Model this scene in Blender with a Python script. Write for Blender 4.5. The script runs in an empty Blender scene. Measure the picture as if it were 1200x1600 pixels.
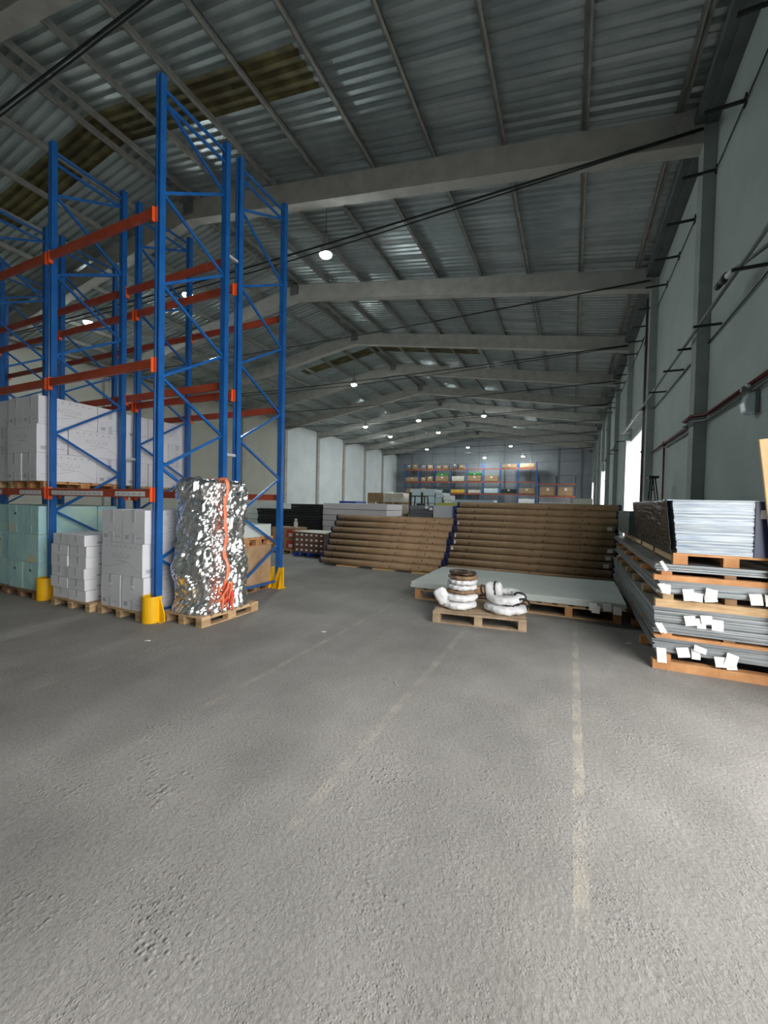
import bpy, math, random
from mathutils import Vector, Matrix, noise
random.seed(7)
SC = bpy.context.scene
COL = SC.collection

# ---------------------------------------------------------------- camera
F, YAW, PIT, ROL, CH = 637.3, .4319, .0225, -.0216, 1.6
_f = Vector((-math.sin(YAW) * math.cos(PIT), math.cos(YAW) * math.cos(PIT), -math.sin(PIT)))
_r = Vector((math.cos(YAW), math.sin(YAW), 0)); _d = _f.cross(_r)
_r2 = math.cos(ROL) * _r + math.sin(ROL) * _d
_d2 = -math.sin(ROL) * _r + math.cos(ROL) * _d
cd = bpy.data.cameras.new('camera'); cam = bpy.data.objects.new('camera', cd); COL.objects.link(cam)
cd.sensor_fit = 'HORIZONTAL'; cd.sensor_width = 36; cd.lens = F / 1200 * 36
cd.clip_start = .05; cd.clip_end = 400
mw = Matrix((_r2, -_d2, -_f)).transposed().to_4x4(); mw.translation = (0, 0, CH)
cam.matrix_world = mw
SC.camera = cam

# ---------------------------------------------------------------- world and daylight
w = bpy.data.worlds.new('overcast_sky'); SC.world = w; w.use_nodes = True
bg = w.node_tree.nodes['Background']
bg.inputs[0].default_value = (1, .992, .97, 1)
bg.inputs[1].default_value = 6.8
WX, WL, YB, YF = 2.41, -27.41, 64.2, -8.0          # right wall, left wall, back wall, front wall
DOORS = [(-1.8, 4.7, 6.2), (17.1, 22.2, 4.75), (35.2, 40.2, 4.75), (53.2, 58.2, 4.75)]   # openings in the right wall: y0, y1, height
for (y0, y1, h) in DOORS:                            # portals guide the sampling of the sky through the openings
    ld = bpy.data.lights.new('door_portal', 'AREA'); ld.shape = 'RECTANGLE'
    ld.size = h; ld.size_y = y1 - y0; ld.cycles.is_portal = True
    lo = bpy.data.objects.new('door_portal', ld); COL.objects.link(lo)
    lo.location = (WX + .3, (y0 + y1) / 2, h / 2); lo.rotation_euler = (0, math.pi / 2, 0)
vs = SC.view_settings
vs.view_transform = 'Standard'; vs.look = 'None'; vs.gamma = 1; vs.exposure = 0.1; vs.use_curve_mapping = False
try:
    SC.cycles.use_denoising = True
    SC.cycles.max_bounces = 9; SC.cycles.diffuse_bounces = 5; SC.cycles.sample_clamp_indirect = 8
    SC.cycles.use_adaptive_sampling = True; SC.cycles.adaptive_threshold = .02
except Exception:
    pass

# ---------------------------------------------------------------- helpers
class MB:
    def __init__(s): s.v = []; s.f = []
    def add(s, vs_, fs): n = len(s.v); s.v += [tuple(p) for p in vs_]; s.f += [tuple(i + n for i in f) for f in fs]; return s
    def box(s, x0, x1, y0, y1, z0, z1):
        return s.add([(x0, y0, z0), (x1, y0, z0), (x1, y1, z0), (x0, y1, z0), (x0, y0, z1), (x1, y0, z1), (x1, y1, z1), (x0, y1, z1)],
                     [(3, 2, 1, 0), (4, 5, 6, 7), (0, 1, 5, 4), (1, 2, 6, 5), (2, 3, 7, 6), (3, 0, 4, 7)])
    def bar(s, a, b, w_, h_, up=(0, 0, 1)):                 # rectangular bar from a to b
        a = Vector(a); b = Vector(b); d = (b - a).normalized(); u = Vector(up)
        if abs(d.dot(u)) > .98: u = Vector((1, 0, 0))
        sx = d.cross(u).normalized() * w_ / 2; sz = sx.cross(d).normalized() * h_ / 2
        q = [-sx - sz, sx - sz, sx + sz, -sx + sz]
        return s.add([a + p for p in q] + [b + p for p in q], [(0, 3, 2, 1), (4, 5, 6, 7), (0, 1, 5, 4), (1, 2, 6, 5), (2, 3, 7, 6), (3, 0, 4, 7)])
    def tube(s, pts, r, n=8, cap=True):
        pts = [Vector(p) for p in pts]; rings = []; m = len(pts)
        rr = r if isinstance(r, (list, tuple)) else [r] * m
        ref = Vector((0, 0, 1))
        for i, p in enumerate(pts):
            t = (pts[min(i + 1, m - 1)] - pts[max(i - 1, 0)]).normalized()
            u = ref if abs(t.dot(ref)) < .95 else Vector((1, 0, 0))
            a = t.cross(u).normalized(); b = a.cross(t)
            rings.append([p + (a * math.cos(2 * math.pi * k / n) + b * math.sin(2 * math.pi * k / n)) * rr[i] for k in range(n)])
        vs_ = [q for rg in rings for q in rg]; fs = []
        for i in range(m - 1):
            for k in range(n):
                fs.append((i * n + k, i * n + (k + 1) % n, (i + 1) * n + (k + 1) % n, (i + 1) * n + k))
        if cap: fs += [tuple(reversed(range(n))), tuple(range((m - 1) * n, m * n))]
        return s.add(vs_, fs)
    def lathe(s, prof, c=(0, 0, 0), n=24):                   # prof: (r, z) list round the z axis
        vs_ = []; fs = []; m = len(prof)
        for (r, z) in prof:
            for k in range(n):
                a = 2 * math.pi * k / n; vs_.append((c[0] + r * math.cos(a), c[1] + r * math.sin(a), c[2] + z))
        for i in range(m - 1):
            for k in range(n):
                fs.append((i * n + k, i * n + (k + 1) % n, (i + 1) * n + (k + 1) % n, (i + 1) * n + k))
        fs += [tuple(reversed(range(n))), tuple(range((m - 1) * n, m * n))]
        return s.add(vs_, fs)
    def prism(s, poly, axis, t0, t1):                        # 2-D outline extruded along an axis
        def P(a, b, t): return {'x': (t, a, b), 'y': (a, t, b), 'z': (a, b, t)}[axis]
        n = len(poly)
        return s.add([P(a, b, t0) for a, b in poly] + [P(a, b, t1) for a, b in poly],
                     [tuple(range(n)), tuple(reversed(range(n, 2 * n)))] + [(i, (i + 1) % n, n + (i + 1) % n, n + i) for i in range(n)])
    def mesh(s, name, smooth=False):
        me = bpy.data.meshes.new(name); me.from_pydata(s.v, [], s.f); me.update()
        import bmesh
        bm = bmesh.new(); bm.from_mesh(me); bmesh.ops.recalc_face_normals(bm, faces=bm.faces); bm.to_mesh(me); bm.free()
        if smooth:
            for p in me.polygons: p.use_smooth = True
        return me
    def build(s, name, mat, parent=None, smooth=False, bevel=0):
        return put(name, s.mesh(name, smooth), mat, parent, bevel)

def put(name, me, mat, parent=None, bevel=0, loc=None, rot=None):
    o = bpy.data.objects.new(name, me); COL.objects.link(o)
    if mat is not None and not me.materials: me.materials.append(mat)
    if parent: o.parent = parent
    if loc: o.location = loc
    if rot: o.rotation_euler = rot
    if bevel:
        b = o.modifiers.new('bevel', 'BEVEL'); b.width = bevel; b.segments = 1; b.limit_method = 'ANGLE'
    return o

def B(x0, x1, y0, y1, z0, z1): return MB().box(x0, x1, y0, y1, z0, z1)
def empty(name, loc=(0, 0, 0), rz=0, kind=None):
    o = bpy.data.objects.new(name, None); COL.objects.link(o); o.location = loc; o.rotation_euler = (0, 0, rz)
    o.empty_display_size = .1
    if kind: o['kind'] = kind
    return o
def tag(o, label, cat, group=None):
    o['label'] = label; o['category'] = cat
    if group: o['group'] = group
    return o
def struct(o): o['kind'] = 'structure'; return o
def copy_tree(o, parent=None):
    c = o.copy(); COL.objects.link(c)
    if parent: c.parent = parent
    for ch in list(o.children): copy_tree(ch, c)
    return c

# ---------------------------------------------------------------- materials
def mk(name, c, rough=.6, metal=0., c2=None, sc=6., det=4, bump=0., bsc=30., tint=0., stretch=None, coat=0., spec=.5, emit=0., trans=0., lo=.35, hi=.65):
    m = bpy.data.materials.new(name); m.use_nodes = True; nt = m.node_tree; N = nt.nodes; L = nt.links
    p = N['Principled BSDF']
    p.inputs['Roughness'].default_value = rough; p.inputs['Metallic'].default_value = metal
    p.inputs['Specular IOR Level'].default_value = spec
    if coat: p.inputs['Coat Weight'].default_value = coat; p.inputs['Coat Roughness'].default_value = .15
    if trans: p.inputs['Transmission Weight'].default_value = trans
    tc = N.new('ShaderNodeTexCoord'); mp = N.new('ShaderNodeMapping'); L.new(tc.outputs['Object'], mp.inputs[0])
    if stretch: mp.inputs['Scale'].default_value = stretch
    col = None
    if c2 is not None:
        nz = N.new('ShaderNodeTexNoise'); nz.inputs['Scale'].default_value = sc; nz.inputs['Detail'].default_value = det; L.new(mp.outputs[0], nz.inputs[0])
        rp = N.new('ShaderNodeValToRGB'); rp.color_ramp.elements[0].position = lo; rp.color_ramp.elements[1].position = hi
        rp.color_ramp.elements[0].color = (*c, 1); rp.color_ramp.elements[1].color = (*c2, 1)
        L.new(nz.outputs[0], rp.inputs[0]); col = rp.outputs[0]
    if tint:
        oi = N.new('ShaderNodeObjectInfo'); mr = N.new('ShaderNodeMapRange'); mr.inputs[3].default_value = 1 - tint; mr.inputs[4].default_value = 1 + tint
        L.new(oi.outputs['Random'], mr.inputs[0])
        hs = N.new('ShaderNodeHueSaturation'); L.new(mr.outputs[0], hs.inputs['Value'])
        if col: L.new(col, hs.inputs['Color'])
        else: hs.inputs['Color'].default_value = (*c, 1)
        col = hs.outputs[0]
    if col: L.new(col, p.inputs['Base Color'])
    else: p.inputs['Base Color'].default_value = (*c, 1)
    if bump:
        nb = N.new('ShaderNodeTexNoise'); nb.inputs['Scale'].default_value = bsc; nb.inputs['Detail'].default_value = 5; L.new(mp.outputs[0], nb.inputs[0])
        bp = N.new('ShaderNodeBump'); bp.inputs['Strength'].default_value = bump; bp.inputs['Distance'].default_value = .02
        L.new(nb.outputs[0], bp.inputs['Height']); L.new(bp.outputs[0], p.inputs['Normal'])
    if emit:
        p.inputs['Emission Color'].default_value = (*c, 1); p.inputs['Emission Strength'].default_value = emit
    m['_col'] = 0
    return m

def math_node(nt, op, a=None, b=None, va=0., vb=0.):
    n = nt.nodes.new('ShaderNodeMath'); n.operation = op
    n.inputs[0].default_value = va; n.inputs[1].default_value = vb
    if a is not None: nt.links.new(a, n.inputs[0])
    if b is not None: nt.links.new(b, n.inputs[1])
    return n.outputs[0]

def floor_material():
    m = mk('dusty_concrete', (.238, .229, .217), .8, c2=(.312, .298, .281), sc=1.1, det=8)
    nt = m.node_tree; N = nt.nodes; L = nt.links; p = N['Principled BSDF']
    tc = [n for n in N if n.type == 'TEX_COORD'][0]; O = tc.outputs['Object']
    ramp = [n for n in N if n.type == 'VALTORGB'][0]
    # patches of darker dust streaked along the hall
    n2 = N.new('ShaderNodeTexNoise'); n2.inputs['Scale'].default_value = .45; n2.inputs['Detail'].default_value = 9; n2.inputs['Roughness'].default_value = .65
    mp = N.new('ShaderNodeMapping'); mp.inputs['Scale'].default_value = (1.6, .7, 1); L.new(O, mp.inputs[0]); L.new(mp.outputs[0], n2.inputs[0])
    r2 = N.new('ShaderNodeValToRGB'); r2.color_ramp.elements[0].color = (.78, .78, .77, 1); r2.color_ramp.elements[1].color = (1.08, 1.08, 1.08, 1)
    r2.color_ramp.elements[0].position = .36; r2.color_ramp.elements[1].position = .62; L.new(n2.outputs[0], r2.inputs[0])
    mx = N.new('ShaderNodeMixRGB'); mx.blend_type = 'MULTIPLY'; mx.inputs[0].default_value = 1; L.new(ramp.outputs[0], mx.inputs[1]); L.new(r2.outputs[0], mx.inputs[2])
    # fine speckle
    n3 = N.new('ShaderNodeTexNoise'); n3.inputs['Scale'].default_value = 60; n3.inputs['Detail'].default_value = 6; L.new(O, n3.inputs[0])
    r3 = N.new('ShaderNodeValToRGB'); r3.color_ramp.elements[0].color = (.86, .86, .86, 1); r3.color_ramp.elements[1].color = (1.1, 1.1, 1.1, 1)
    r3.color_ramp.elements[0].position = .3; r3.color_ramp.elements[1].position = .7; L.new(n3.outputs[0], r3.inputs[0])
    mx2 = N.new('ShaderNodeMixRGB'); mx2.blend_type = 'MULTIPLY'; mx2.inputs[0].default_value = 1; L.new(mx.outputs[0], mx2.inputs[1]); L.new(r3.outputs[0], mx2.inputs[2])
    # worn painted lines that run along the hall
    sp = N.new('ShaderNodeSeparateXYZ'); L.new(O, sp.inputs[0])
    wob = N.new('ShaderNodeTexNoise'); wob.inputs['Scale'].default_value = 9; wob.inputs['Detail'].default_value = 6; L.new(O, wob.inputs[0])
    tot = None
    for (x, wd, amp, y0, y1) in ((.08, .03, 1., 1.7, 30), (-1.2, .032, .7, 1.6, 6), (-2.53, .03, .6, 1.5, 12), (-4.0, .03, .35, 1.5, 3.2)):
        d = math_node(nt, 'ABSOLUTE', math_node(nt, 'SUBTRACT', sp.outputs[0], None, vb=x))
        d = math_node(nt, 'ADD', d, math_node(nt, 'MULTIPLY', wob.outputs[0], None, vb=.03))
        k = math_node(nt, 'LESS_THAN', d, None, vb=wd + .015)
        k = math_node(nt, 'MULTIPLY', k, math_node(nt, 'GREATER_THAN', sp.outputs[1], None, vb=y0))
        k = math_node(nt, 'MULTIPLY', k, math_node(nt, 'LESS_THAN', sp.outputs[1], None, vb=y1))
        k = math_node(nt, 'MULTIPLY', k, None, vb=amp)
        tot = k if tot is None else math_node(nt, 'ADD', tot, k)
    wr = N.new('ShaderNodeTexNoise'); wr.inputs['Scale'].default_value = 5; wr.inputs['Detail'].default_value = 8; L.new(O, wr.inputs[0])
    wf = N.new('ShaderNodeMapRange'); wf.inputs[1].default_value = .40; wf.inputs[2].default_value = .66; wf.inputs[4].default_value = .5; L.new(wr.outputs[0], wf.inputs[0])
    mx3 = N.new('ShaderNodeMixRGB'); L.new(math_node(nt, 'MULTIPLY', tot, wf.outputs[0]), mx3.inputs[0]); L.new(mx2.outputs[0], mx3.inputs[1]); mx3.inputs[2].default_value = (.52, .46, .36, 1)
    L.new(mx3.outputs[0], p.inputs['Base Color'])
    # relief: fine grain, pits and blisters
    b1 = N.new('ShaderNodeTexNoise'); b1.inputs['Scale'].default_value = 38; b1.inputs['Detail'].default_value = 12; b1.inputs['Roughness'].default_value = .62; L.new(O, b1.inputs[0])
    h = math_node(nt, 'MULTIPLY', b1.outputs[0], None, vb=.8)
    for (vsc, msc, m0, m1, amp) in ((42, 1.7, .52, .66, .75), (85, 3.1, .45, .62, .35), (24, 1.1, .57, .66, .8)):
        v = N.new('ShaderNodeTexVoronoi'); v.inputs['Scale'].default_value = vsc; L.new(O, v.inputs[0])
        pm = N.new('ShaderNodeTexNoise'); pm.inputs['Scale'].default_value = msc; pm.inputs['Detail'].default_value = 9; pm.inputs['Roughness'].default_value = .65; L.new(O, pm.inputs[0])
        pr = N.new('ShaderNodeMapRange'); pr.inputs[1].default_value = m0; pr.inputs[2].default_value = m1; L.new(pm.outputs[0], pr.inputs[0])
        vv = N.new('ShaderNodeMapRange'); vv.inputs[1].default_value = 0; vv.inputs[2].default_value = .5; vv.inputs[3].default_value = 1; vv.inputs[4].default_value = 0; L.new(v.outputs[0], vv.inputs[0])
        sl_ = math_node(nt, 'GREATER_THAN', v.outputs['Color'], None, vb=.45)
        h = math_node(nt, 'ADD', h, math_node(nt, 'MULTIPLY', math_node(nt, 'MULTIPLY', math_node(nt, 'MULTIPLY', vv.outputs[0], sl_), pr.outputs[0]), None, vb=amp))
    bp = N.new('ShaderNodeBump'); bp.inputs['Strength'].default_value = .85; bp.inputs['Distance'].default_value = .015
    L.new(h, bp.inputs['Height']); L.new(bp.outputs[0], p.inputs['Normal'])
    return m

def block_wall(name, c, c2, sc=.6, course=.2, along='y', depth=.25):
    m = mk(name, c, .85, c2=c2, sc=sc, det=7)
    nt = m.node_tree; N = nt.nodes; L = nt.links; p = N['Principled BSDF']
    tc = [n for n in N if n.type == 'TEX_COORD'][0]
    sp = N.new('ShaderNodeSeparateXYZ'); L.new(tc.outputs['Object'], sp.inputs[0])
    cb = N.new('ShaderNodeCombineXYZ'); L.new(sp.outputs[1 if along == 'y' else 0], cb.inputs[0]); L.new(sp.outputs[2], cb.inputs[1])
    br = N.new('ShaderNodeTexBrick'); L.new(cb.outputs[0], br.inputs[0]); br.inputs['Scale'].default_value = 1
    br.inputs['Brick Width'].default_value = .4; br.inputs['Row Height'].default_value = course; br.inputs['Mortar Size'].default_value = .006; br.inputs['Mortar Smooth'].default_value = .6
    n = N.new('ShaderNodeTexNoise'); n.inputs['Scale'].default_value = 3; n.inputs['Detail'].default_value = 8; L.new(tc.outputs['Object'], n.inputs[0])
    h = math_node(nt, 'SUBTRACT', math_node(nt, 'MULTIPLY', n.outputs[0], None, vb=.6), math_node(nt, 'MULTIPLY', br.outputs['Fac'], None, vb=.35))
    bp = N.new('ShaderNodeBump'); bp.inputs['Strength'].default_value = depth; bp.inputs['Distance'].default_value = .03
    L.new(h, bp.inputs['Height']); L.new(bp.outputs[0], p.inputs['Normal'])
    return m

M = {}
M['floor'] = floor_material()
M['yard'] = mk('yard_concrete', (.42, .42, .41), .9, c2=(.5, .5, .49), sc=.5)
M['wall_r'] = block_wall('painted_block_green_grey', (.39, .45, .43), (.47, .53, .505), depth=.6)
M['wall_l'] = block_wall('painted_block_white', (.66, .70, .71), (.74, .77, .78), course=.25)
M['wall_l2'] = block_wall('painted_block_stone', (.46, .45, .385), (.52, .51, .44), course=.25)
M['wall_b'] = mk('grey_cladding', (.225, .238, .262), .6, c2=(.275, .29, .312), sc=.4)
M['conc'] = mk('cast_concrete', (.40, .385, .355), .85, c2=(.49, .475, .44), sc=2.2, bump=.25, bsc=14)
M['conc_g'] = mk('painted_concrete_column', (.30, .335, .325), .85, c2=(.36, .395, .38), sc=2.2, bump=.2, bsc=14)
M['sheet'] = mk('galvanised_roof_sheet', (.33, .385, .39), .36, .5, c2=(.47, .525, .53), sc=.9, det=7, tint=.07)
M['skylight'] = mk('dirty_roof_light', (.075, .062, .028), .7, c2=(.17, .15, .06), sc=1.6, det=8, tint=.1, lo=.4, hi=.62)
M['purlin'] = mk('galvanised_purlin', (.27, .262, .24), .6, .2, c2=(.36, .35, .32), sc=3)
M['dark_steel'] = mk('dark_steel', (.035, .037, .04), .55, .3)
M['eave'] = mk('eave_beam_dark_paint', (.10, .12, .125), .7, c2=(.14, .16, .16), sc=2)
M['white_paint'] = mk('white_paint', (.84, .85, .85), .5)
M['blue'] = mk('rack_blue_paint', (.006, .095, .34), .33, 0, c2=(.012, .13, .43), sc=3, coat=.2)
M['blue_d'] = mk('rack_dark_blue_paint', (.015, .03, .12), .5, 0)
M['orange'] = mk('rack_orange_paint', (.36, .055, .024), .42, 0, c2=(.46, .08, .034), sc=4)
M['orange2'] = mk('connector_orange_paint', (.80, .11, .022), .4)
M['yellow'] = mk('guard_yellow_paint', (.90, .50, .004), .4, c2=(.85, .44, .004), sc=7, bump=.1)
M['wood'] = mk('pallet_wood', (.44, .28, .14), .8, c2=(.60, .42, .24), sc=5, stretch=(1, 1, 6), bump=.3, bsc=30, tint=.18)
M['wood_old'] = mk('weathered_wood', (.27, .19, .12), .85, c2=(.42, .31, .20), sc=5, bump=.3, bsc=30, tint=.18)
M['wood_or'] = mk('orange_pallet_wood', (.46, .20, .075), .8, c2=(.62, .32, .14), sc=5, bump=.3, bsc=30, tint=.15)
M['wood_pale'] = mk('pale_pine', (.62, .43, .22), .75, c2=(.72, .52, .28), sc=4, stretch=(6, 6, .6), bump=.15, tint=.05)
M['wood_dark'] = mk('aged_wood', (.17, .085, .045), .85, c2=(.30, .17, .09), sc=5, bump=.3, tint=.2)
M['carton'] = mk('white_carton', (.72, .72, .76), .6, c2=(.78, .78, .81), sc=2, tint=.035, bump=.05, bsc=4)
M['carton_print'] = mk('grey_carton_print', (.46, .46, .49), .7)
M['carton_dark'] = mk('dark_carton_print', (.10, .10, .12), .7)
M['tape'] = mk('carton_tape', (.60, .60, .64), .25)
M['brown_carton'] = mk('brown_carton', (.33, .21, .115), .75, c2=(.40, .265, .15), sc=3, tint=.12)
M['wrap_brown'] = mk('film_wrapped_carton', (.40, .25, .14), .22, c2=(.52, .35, .21), sc=4, bump=.5, bsc=5, coat=.5)
M['cream_carton'] = mk('cream_carton', (.55, .50, .42), .3, c2=(.72, .68, .60), sc=4, bump=.4, bsc=6, coat=.4)
M['paper_white'] = mk('white_paper', (.83, .82, .79), .7)
M['steel_sheet'] = mk('galvanised_sheet', (.24, .262, .275), .4, .5, c2=(.40, .42, .435), sc=2, stretch=(.6, .6, 20), tint=.16)
M['film_black'] = mk('black_stretch_film', (.018, .02, .022), .22, c2=(.04, .042, .046), sc=4, bump=.9, bsc=9, stretch=(1, .5, 3))
M['film_blue'] = mk('blue_film_sheet', (.20, .27, .38), .3, .1, c2=(.52, .56, .58), sc=3, stretch=(1.2, 1, 30), tint=.25, lo=.3, hi=.65, coat=.25)
M['strap_navy'] = mk('navy_film', (.02, .03, .09), .3)
M['navy'] = mk('navy_plastic', (.012, .018, .075), .35)
M['green_board'] = mk('pale_grey_green_board', (.55, .60, .575), .65, c2=(.62, .665, .64), sc=1.2)
M['pack_green'] = mk('grey_green_sheet', (.13, .16, .15), .5, .2, tint=.1)
M['black_board'] = mk('black_foam_sheet', (.022, .023, .025), .7, tint=.3)
M['white_board'] = mk('white_plastic_sheet', (.68, .67, .71), .5, tint=.06)
M['grey_board'] = mk('grey_sheet', (.16, .165, .175), .55, tint=.2)
M['wrap_white'] = mk('white_woven_wrap', (.70, .705, .72), .5, c2=(.82, .82, .83), sc=10, bump=.6, bsc=16)
M['wrap_kraft'] = mk('brown_crepe_wrap', (.20, .12, .065), .55, c2=(.32, .2, .11), sc=9, bump=.5, bsc=20)
M['wrap_dark'] = mk('dark_brown_film', (.035, .022, .016), .3, c2=(.10, .06, .035), sc=8, bump=.5, bsc=20)
M['rubber'] = mk('black_rubber', (.015, .015, .017), .45)
M['foil'] = mk('aluminium_foil', (.86, .865, .87), .23, 1., bump=.08, bsc=10)
M['orange_strap'] = mk('orange_strap', (.88, .17, .07), .45, c2=(.92, .30, .16), sc=14)
M['red_mesh'] = mk('red_strap_end', (.75, .06, .05), .5)
M['grey_pipe'] = mk('grey_conduit', (.20, .22, .23), .45, .3)
M['pale_pipe'] = mk('pale_conduit', (.48, .5, .5), .45)
M['red_pipe'] = mk('dark_red_pipe', (.13, .022, .024), .45)
M['drain'] = mk('oxblood_downpipe', (.055, .028, .034), .5)
M['bulk_glass'] = mk('frosted_cover', (.55, .62, .66), .2, coat=.4)
M['lamp_glow'] = mk('lit_lamp_lens', (.90, 1., .985), emit=470)
M['lamp_body'] = mk('lamp_housing', (.45, .46, .46), .4, .4)
M['clay'] = mk('brown_tile_box', (.15, .085, .06), .75, tint=.15)
M['label'] = mk('label_white', (.75, .74, .72), .6)
M['label_red'] = mk('carton_red_print', (.45, .06, .04), .6)
M['crate_blue'] = mk('blue_plastic', (.010, .045, .30), .4)
M['purple'] = mk('indigo_plastic', (.035, .02, .20), .45)
M['green_bag'] = mk('green_bale', (.03, .22, .05), .5)
M['dgreen_bag'] = mk('dark_green_bale', (.008, .05, .03), .5)
M['yellow_bag'] = mk('yellow_bale', (.75, .42, .02), .5)
M['red_bag'] = mk('red_bale', (.55, .04, .03), .5)
M['ice'] = mk('pale_blue_panel', (.55, .66, .72), .4, tint=.08)
M['lime'] = mk('lime_panel', (.42, .48, .12), .5)
M['cream'] = mk('cream_panel', (.78, .77, .66), .5)

def green_carton_material():
    m = mk('aqua_printed_carton', (.36, .56, .52), .45, c2=(.30, .47, .55), sc=2.2, det=3)
    nt = m.node_tree; N = nt.nodes; r = [n for n in N if n.type == 'VALTORGB'][0].color_ramp
    r.elements[0].color = (.55, .80, .70, 1); r.elements[0].position = .33
    r.elements[1].color = (.70, .68, .42, 1); r.elements[1].position = .72
    e = r.elements.new(.48); e.color = (.40, .66, .68, 1)
    e = r.elements.new(.60); e.color = (.50, .76, .76, 1)
    nz = [n for n in N if n.type == 'TEX_NOISE'][0]
    oi = N.new('ShaderNodeObjectInfo'); tc = [n for n in N if n.type == 'TEX_COORD'][0]
    ad = N.new('ShaderNodeVectorMath'); ad.operation = 'ADD'; ml = N.new('ShaderNodeVectorMath'); ml.operation = 'SCALE'; ml.inputs[0].default_value = (13, 7, 3)
    nt.links.new(oi.outputs['Random'], ml.inputs['Scale']); nt.links.new(tc.outputs['Object'], ad.inputs[0]); nt.links.new(ml.outputs[0], ad.inputs[1]); nt.links.new(ad.outputs[0], nz.inputs[0])
    return m
M['green_carton'] = green_carton_material()

def roll_material():
    m = mk('printed_kraft_paper', (.36, .235, .13), .65, c2=(.43, .285, .165), sc=5, tint=.05, bump=.08, bsc=12)
    nt = m.node_tree; N = nt.nodes; L = nt.links; p = N['Principled BSDF']
    src = p.inputs['Base Color'].links[0].from_socket
    tc = [n for n in N if n.type == 'TEX_COORD'][0]
    v = N.new('ShaderNodeTexVoronoi'); v.inputs['Scale'].default_value = 6.5; L.new(tc.outputs['Object'], v.inputs[0])
    lt = math_node(nt, 'LESS_THAN', v.outputs[0], None, vb=.16)
    mx = N.new('ShaderNodeMixRGB'); L.new(lt, mx.inputs[0]); L.new(src, mx.inputs[1]); mx.inputs[2].default_value = (.15, .085, .05, 1)
    L.new(mx.outputs[0], p.inputs['Base Color'])
    return m
M['roll'] = roll_material()

# ---------------------------------------------------------------- building shell
floor = struct(B(WL - .3, WX + .3, YF, YB + .3, -.2, 0).build('floor', M['floor']))
yard = struct(B(WX + .3, WX + 40, YF - 20, YB + 20, -.25, -.03).build('ground', M['yard']))

SL = .165                                               # roof slope
XR = -12.5                                              # ridge
def rtop(x): return 9.98 - SL * x if x > XR else 9.98 - SL * (2 * XR - x)   # top of the rafters
PUR = .2

def wall_right():
    mb = MB(); top = 9.36; y = YF
    for (y0, y1, h) in DOORS:
        mb.box(WX, WX + .25, y, y0, 0, top); mb.box(WX, WX + .25, y0, y1, h, top); y = y1
    mb.box(WX, WX + .25, y, YB + .25, 0, top)
    o = struct(mb.build('wall_right', M['wall_r']))
    B(2.2, WX + .3, YF, YB, 9.30, 9.78).build('eave_beam', M['eave'], o)
    B(2.02, 2.2, YF, YB, 9.34, 9.52).build('eave_gutter', M['eave'], o)
    return o
wr = wall_right()
# thick white reveals of the three loading doors
for i, (y0, y1, h) in enumerate(DOORS[1:]):
    d = empty('door_%d' % (i + 1), (WX, y1, 0), kind='structure')
    B(-.2, .62, -.06, 0, 0, h).build('jamb', M['white_paint'], d)
    B(.0, .62, -(y1 - y0), -.06, h - .06, h).build('head', M['white_paint'], d)
    B(.62, .68, -.16, .02, 0, h + .05).build('rail', M['grey_pipe'], d)
d = empty('door_4', (WX, DOORS[0][1], 0), kind='structure')
y0, y1, h = DOORS[0]
B(.0, .25, -.05, 0, 0, h).build('jamb', M['white_paint'], d); B(.0, .25, -(y1 - y0), -(y1 - y0) + .05, 0, h).build('jamb', M['white_paint'], d)
B(.0, .25, -(y1 - y0) + .05, -.05, h - .05, h).build('head', M['white_paint'], d)

wl = empty('wall_left', (WL, 0, 0), kind='structure')
YS = 34.1
for (ya, yb, mt) in ((YF, YS, M['wall_l2']), (YS, YB + .25, M['wall_l'])):
    y = ya; k = 0
    while y < yb - .1:
        ye = min(y + 6 if k else (10.2 if ya == YF else y + 6.1), yb)
        if ya == YF: ye = min(YF + 18.2 + 6 * k, yb)
        B(-.25, 0, y + .01, ye - .01, 0, 9.785).build('wall_panel', mt, wl); y = ye; k += 1
B(-.2, -.1, YF, YB, 0, 9.77).build('wall_backing', M['eave'], wl)

wb = empty('wall_back', (0, YB, 0), kind='structure')
poly = [(WL - .2, 0), (WX + .2, 0), (WX + .2, rtop(WX + .2) + .19), (XR, rtop(XR) + .19), (WL - .2, rtop(WL - .2) + .19)]
MB().prism(poly, 'y', 0, .2).build('cladding', M['wall_b'], wb)
for x in (-24.5, -21, -17.2, -13.4, -9.6, -5.8, -2.0, 1.0):
    B(x - .1, x + .1, -.12, 0, 0, rtop(x) - .3).build('post', M['grey_pipe'], wb)
for z in (1.9, 4.3, 6.1, 8.1, 9.3):
    B(WL, WX, -.07, 0, z - .05, z + .05).build('rail', M['grey_pipe'], wb)
struct(MB().prism(poly, 'y', YF - .2, YF).build('wall_front', M['wall_r']))

# roof: corrugated sheets one metre wide, running down the slope, on purlins along the hall
ceil = empty('ceiling', (0, 0, 0), kind='structure')
def sheet_mesh(name, xa, xb, wid=1.0):
    mb = MB(); prof = []; per = .25; n = int(round(wid / per))
    for i in range(n):
        b = i * per
        prof += [(b, 0), (b + .1, 0), (b + .14, .065), (b + .21, .065)]
    prof += [(wid + .02, 0)]
    m = len(prof); vs_ = []
    for x in (xa, xb):
        for (y, dz) in prof: vs_.append((x, y, rtop(x) + PUR + dz))
    mb.add(vs_, [(i, i + 1, m + i + 1, m + i) for i in range(m - 1)])
    return mb.mesh(name)
EV, ER = WX + .45, 2 * XR - (WX + .45)
sm_r = sheet_mesh('roof_sheet', XR, EV); sm_l = sheet_mesh('roof_sheet', XR - .001, ER)
sm_rs = sheet_mesh('roof_light', XR, -5.55); sm_re = sheet_mesh('roof_sheet', -5.55, EV)
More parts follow.
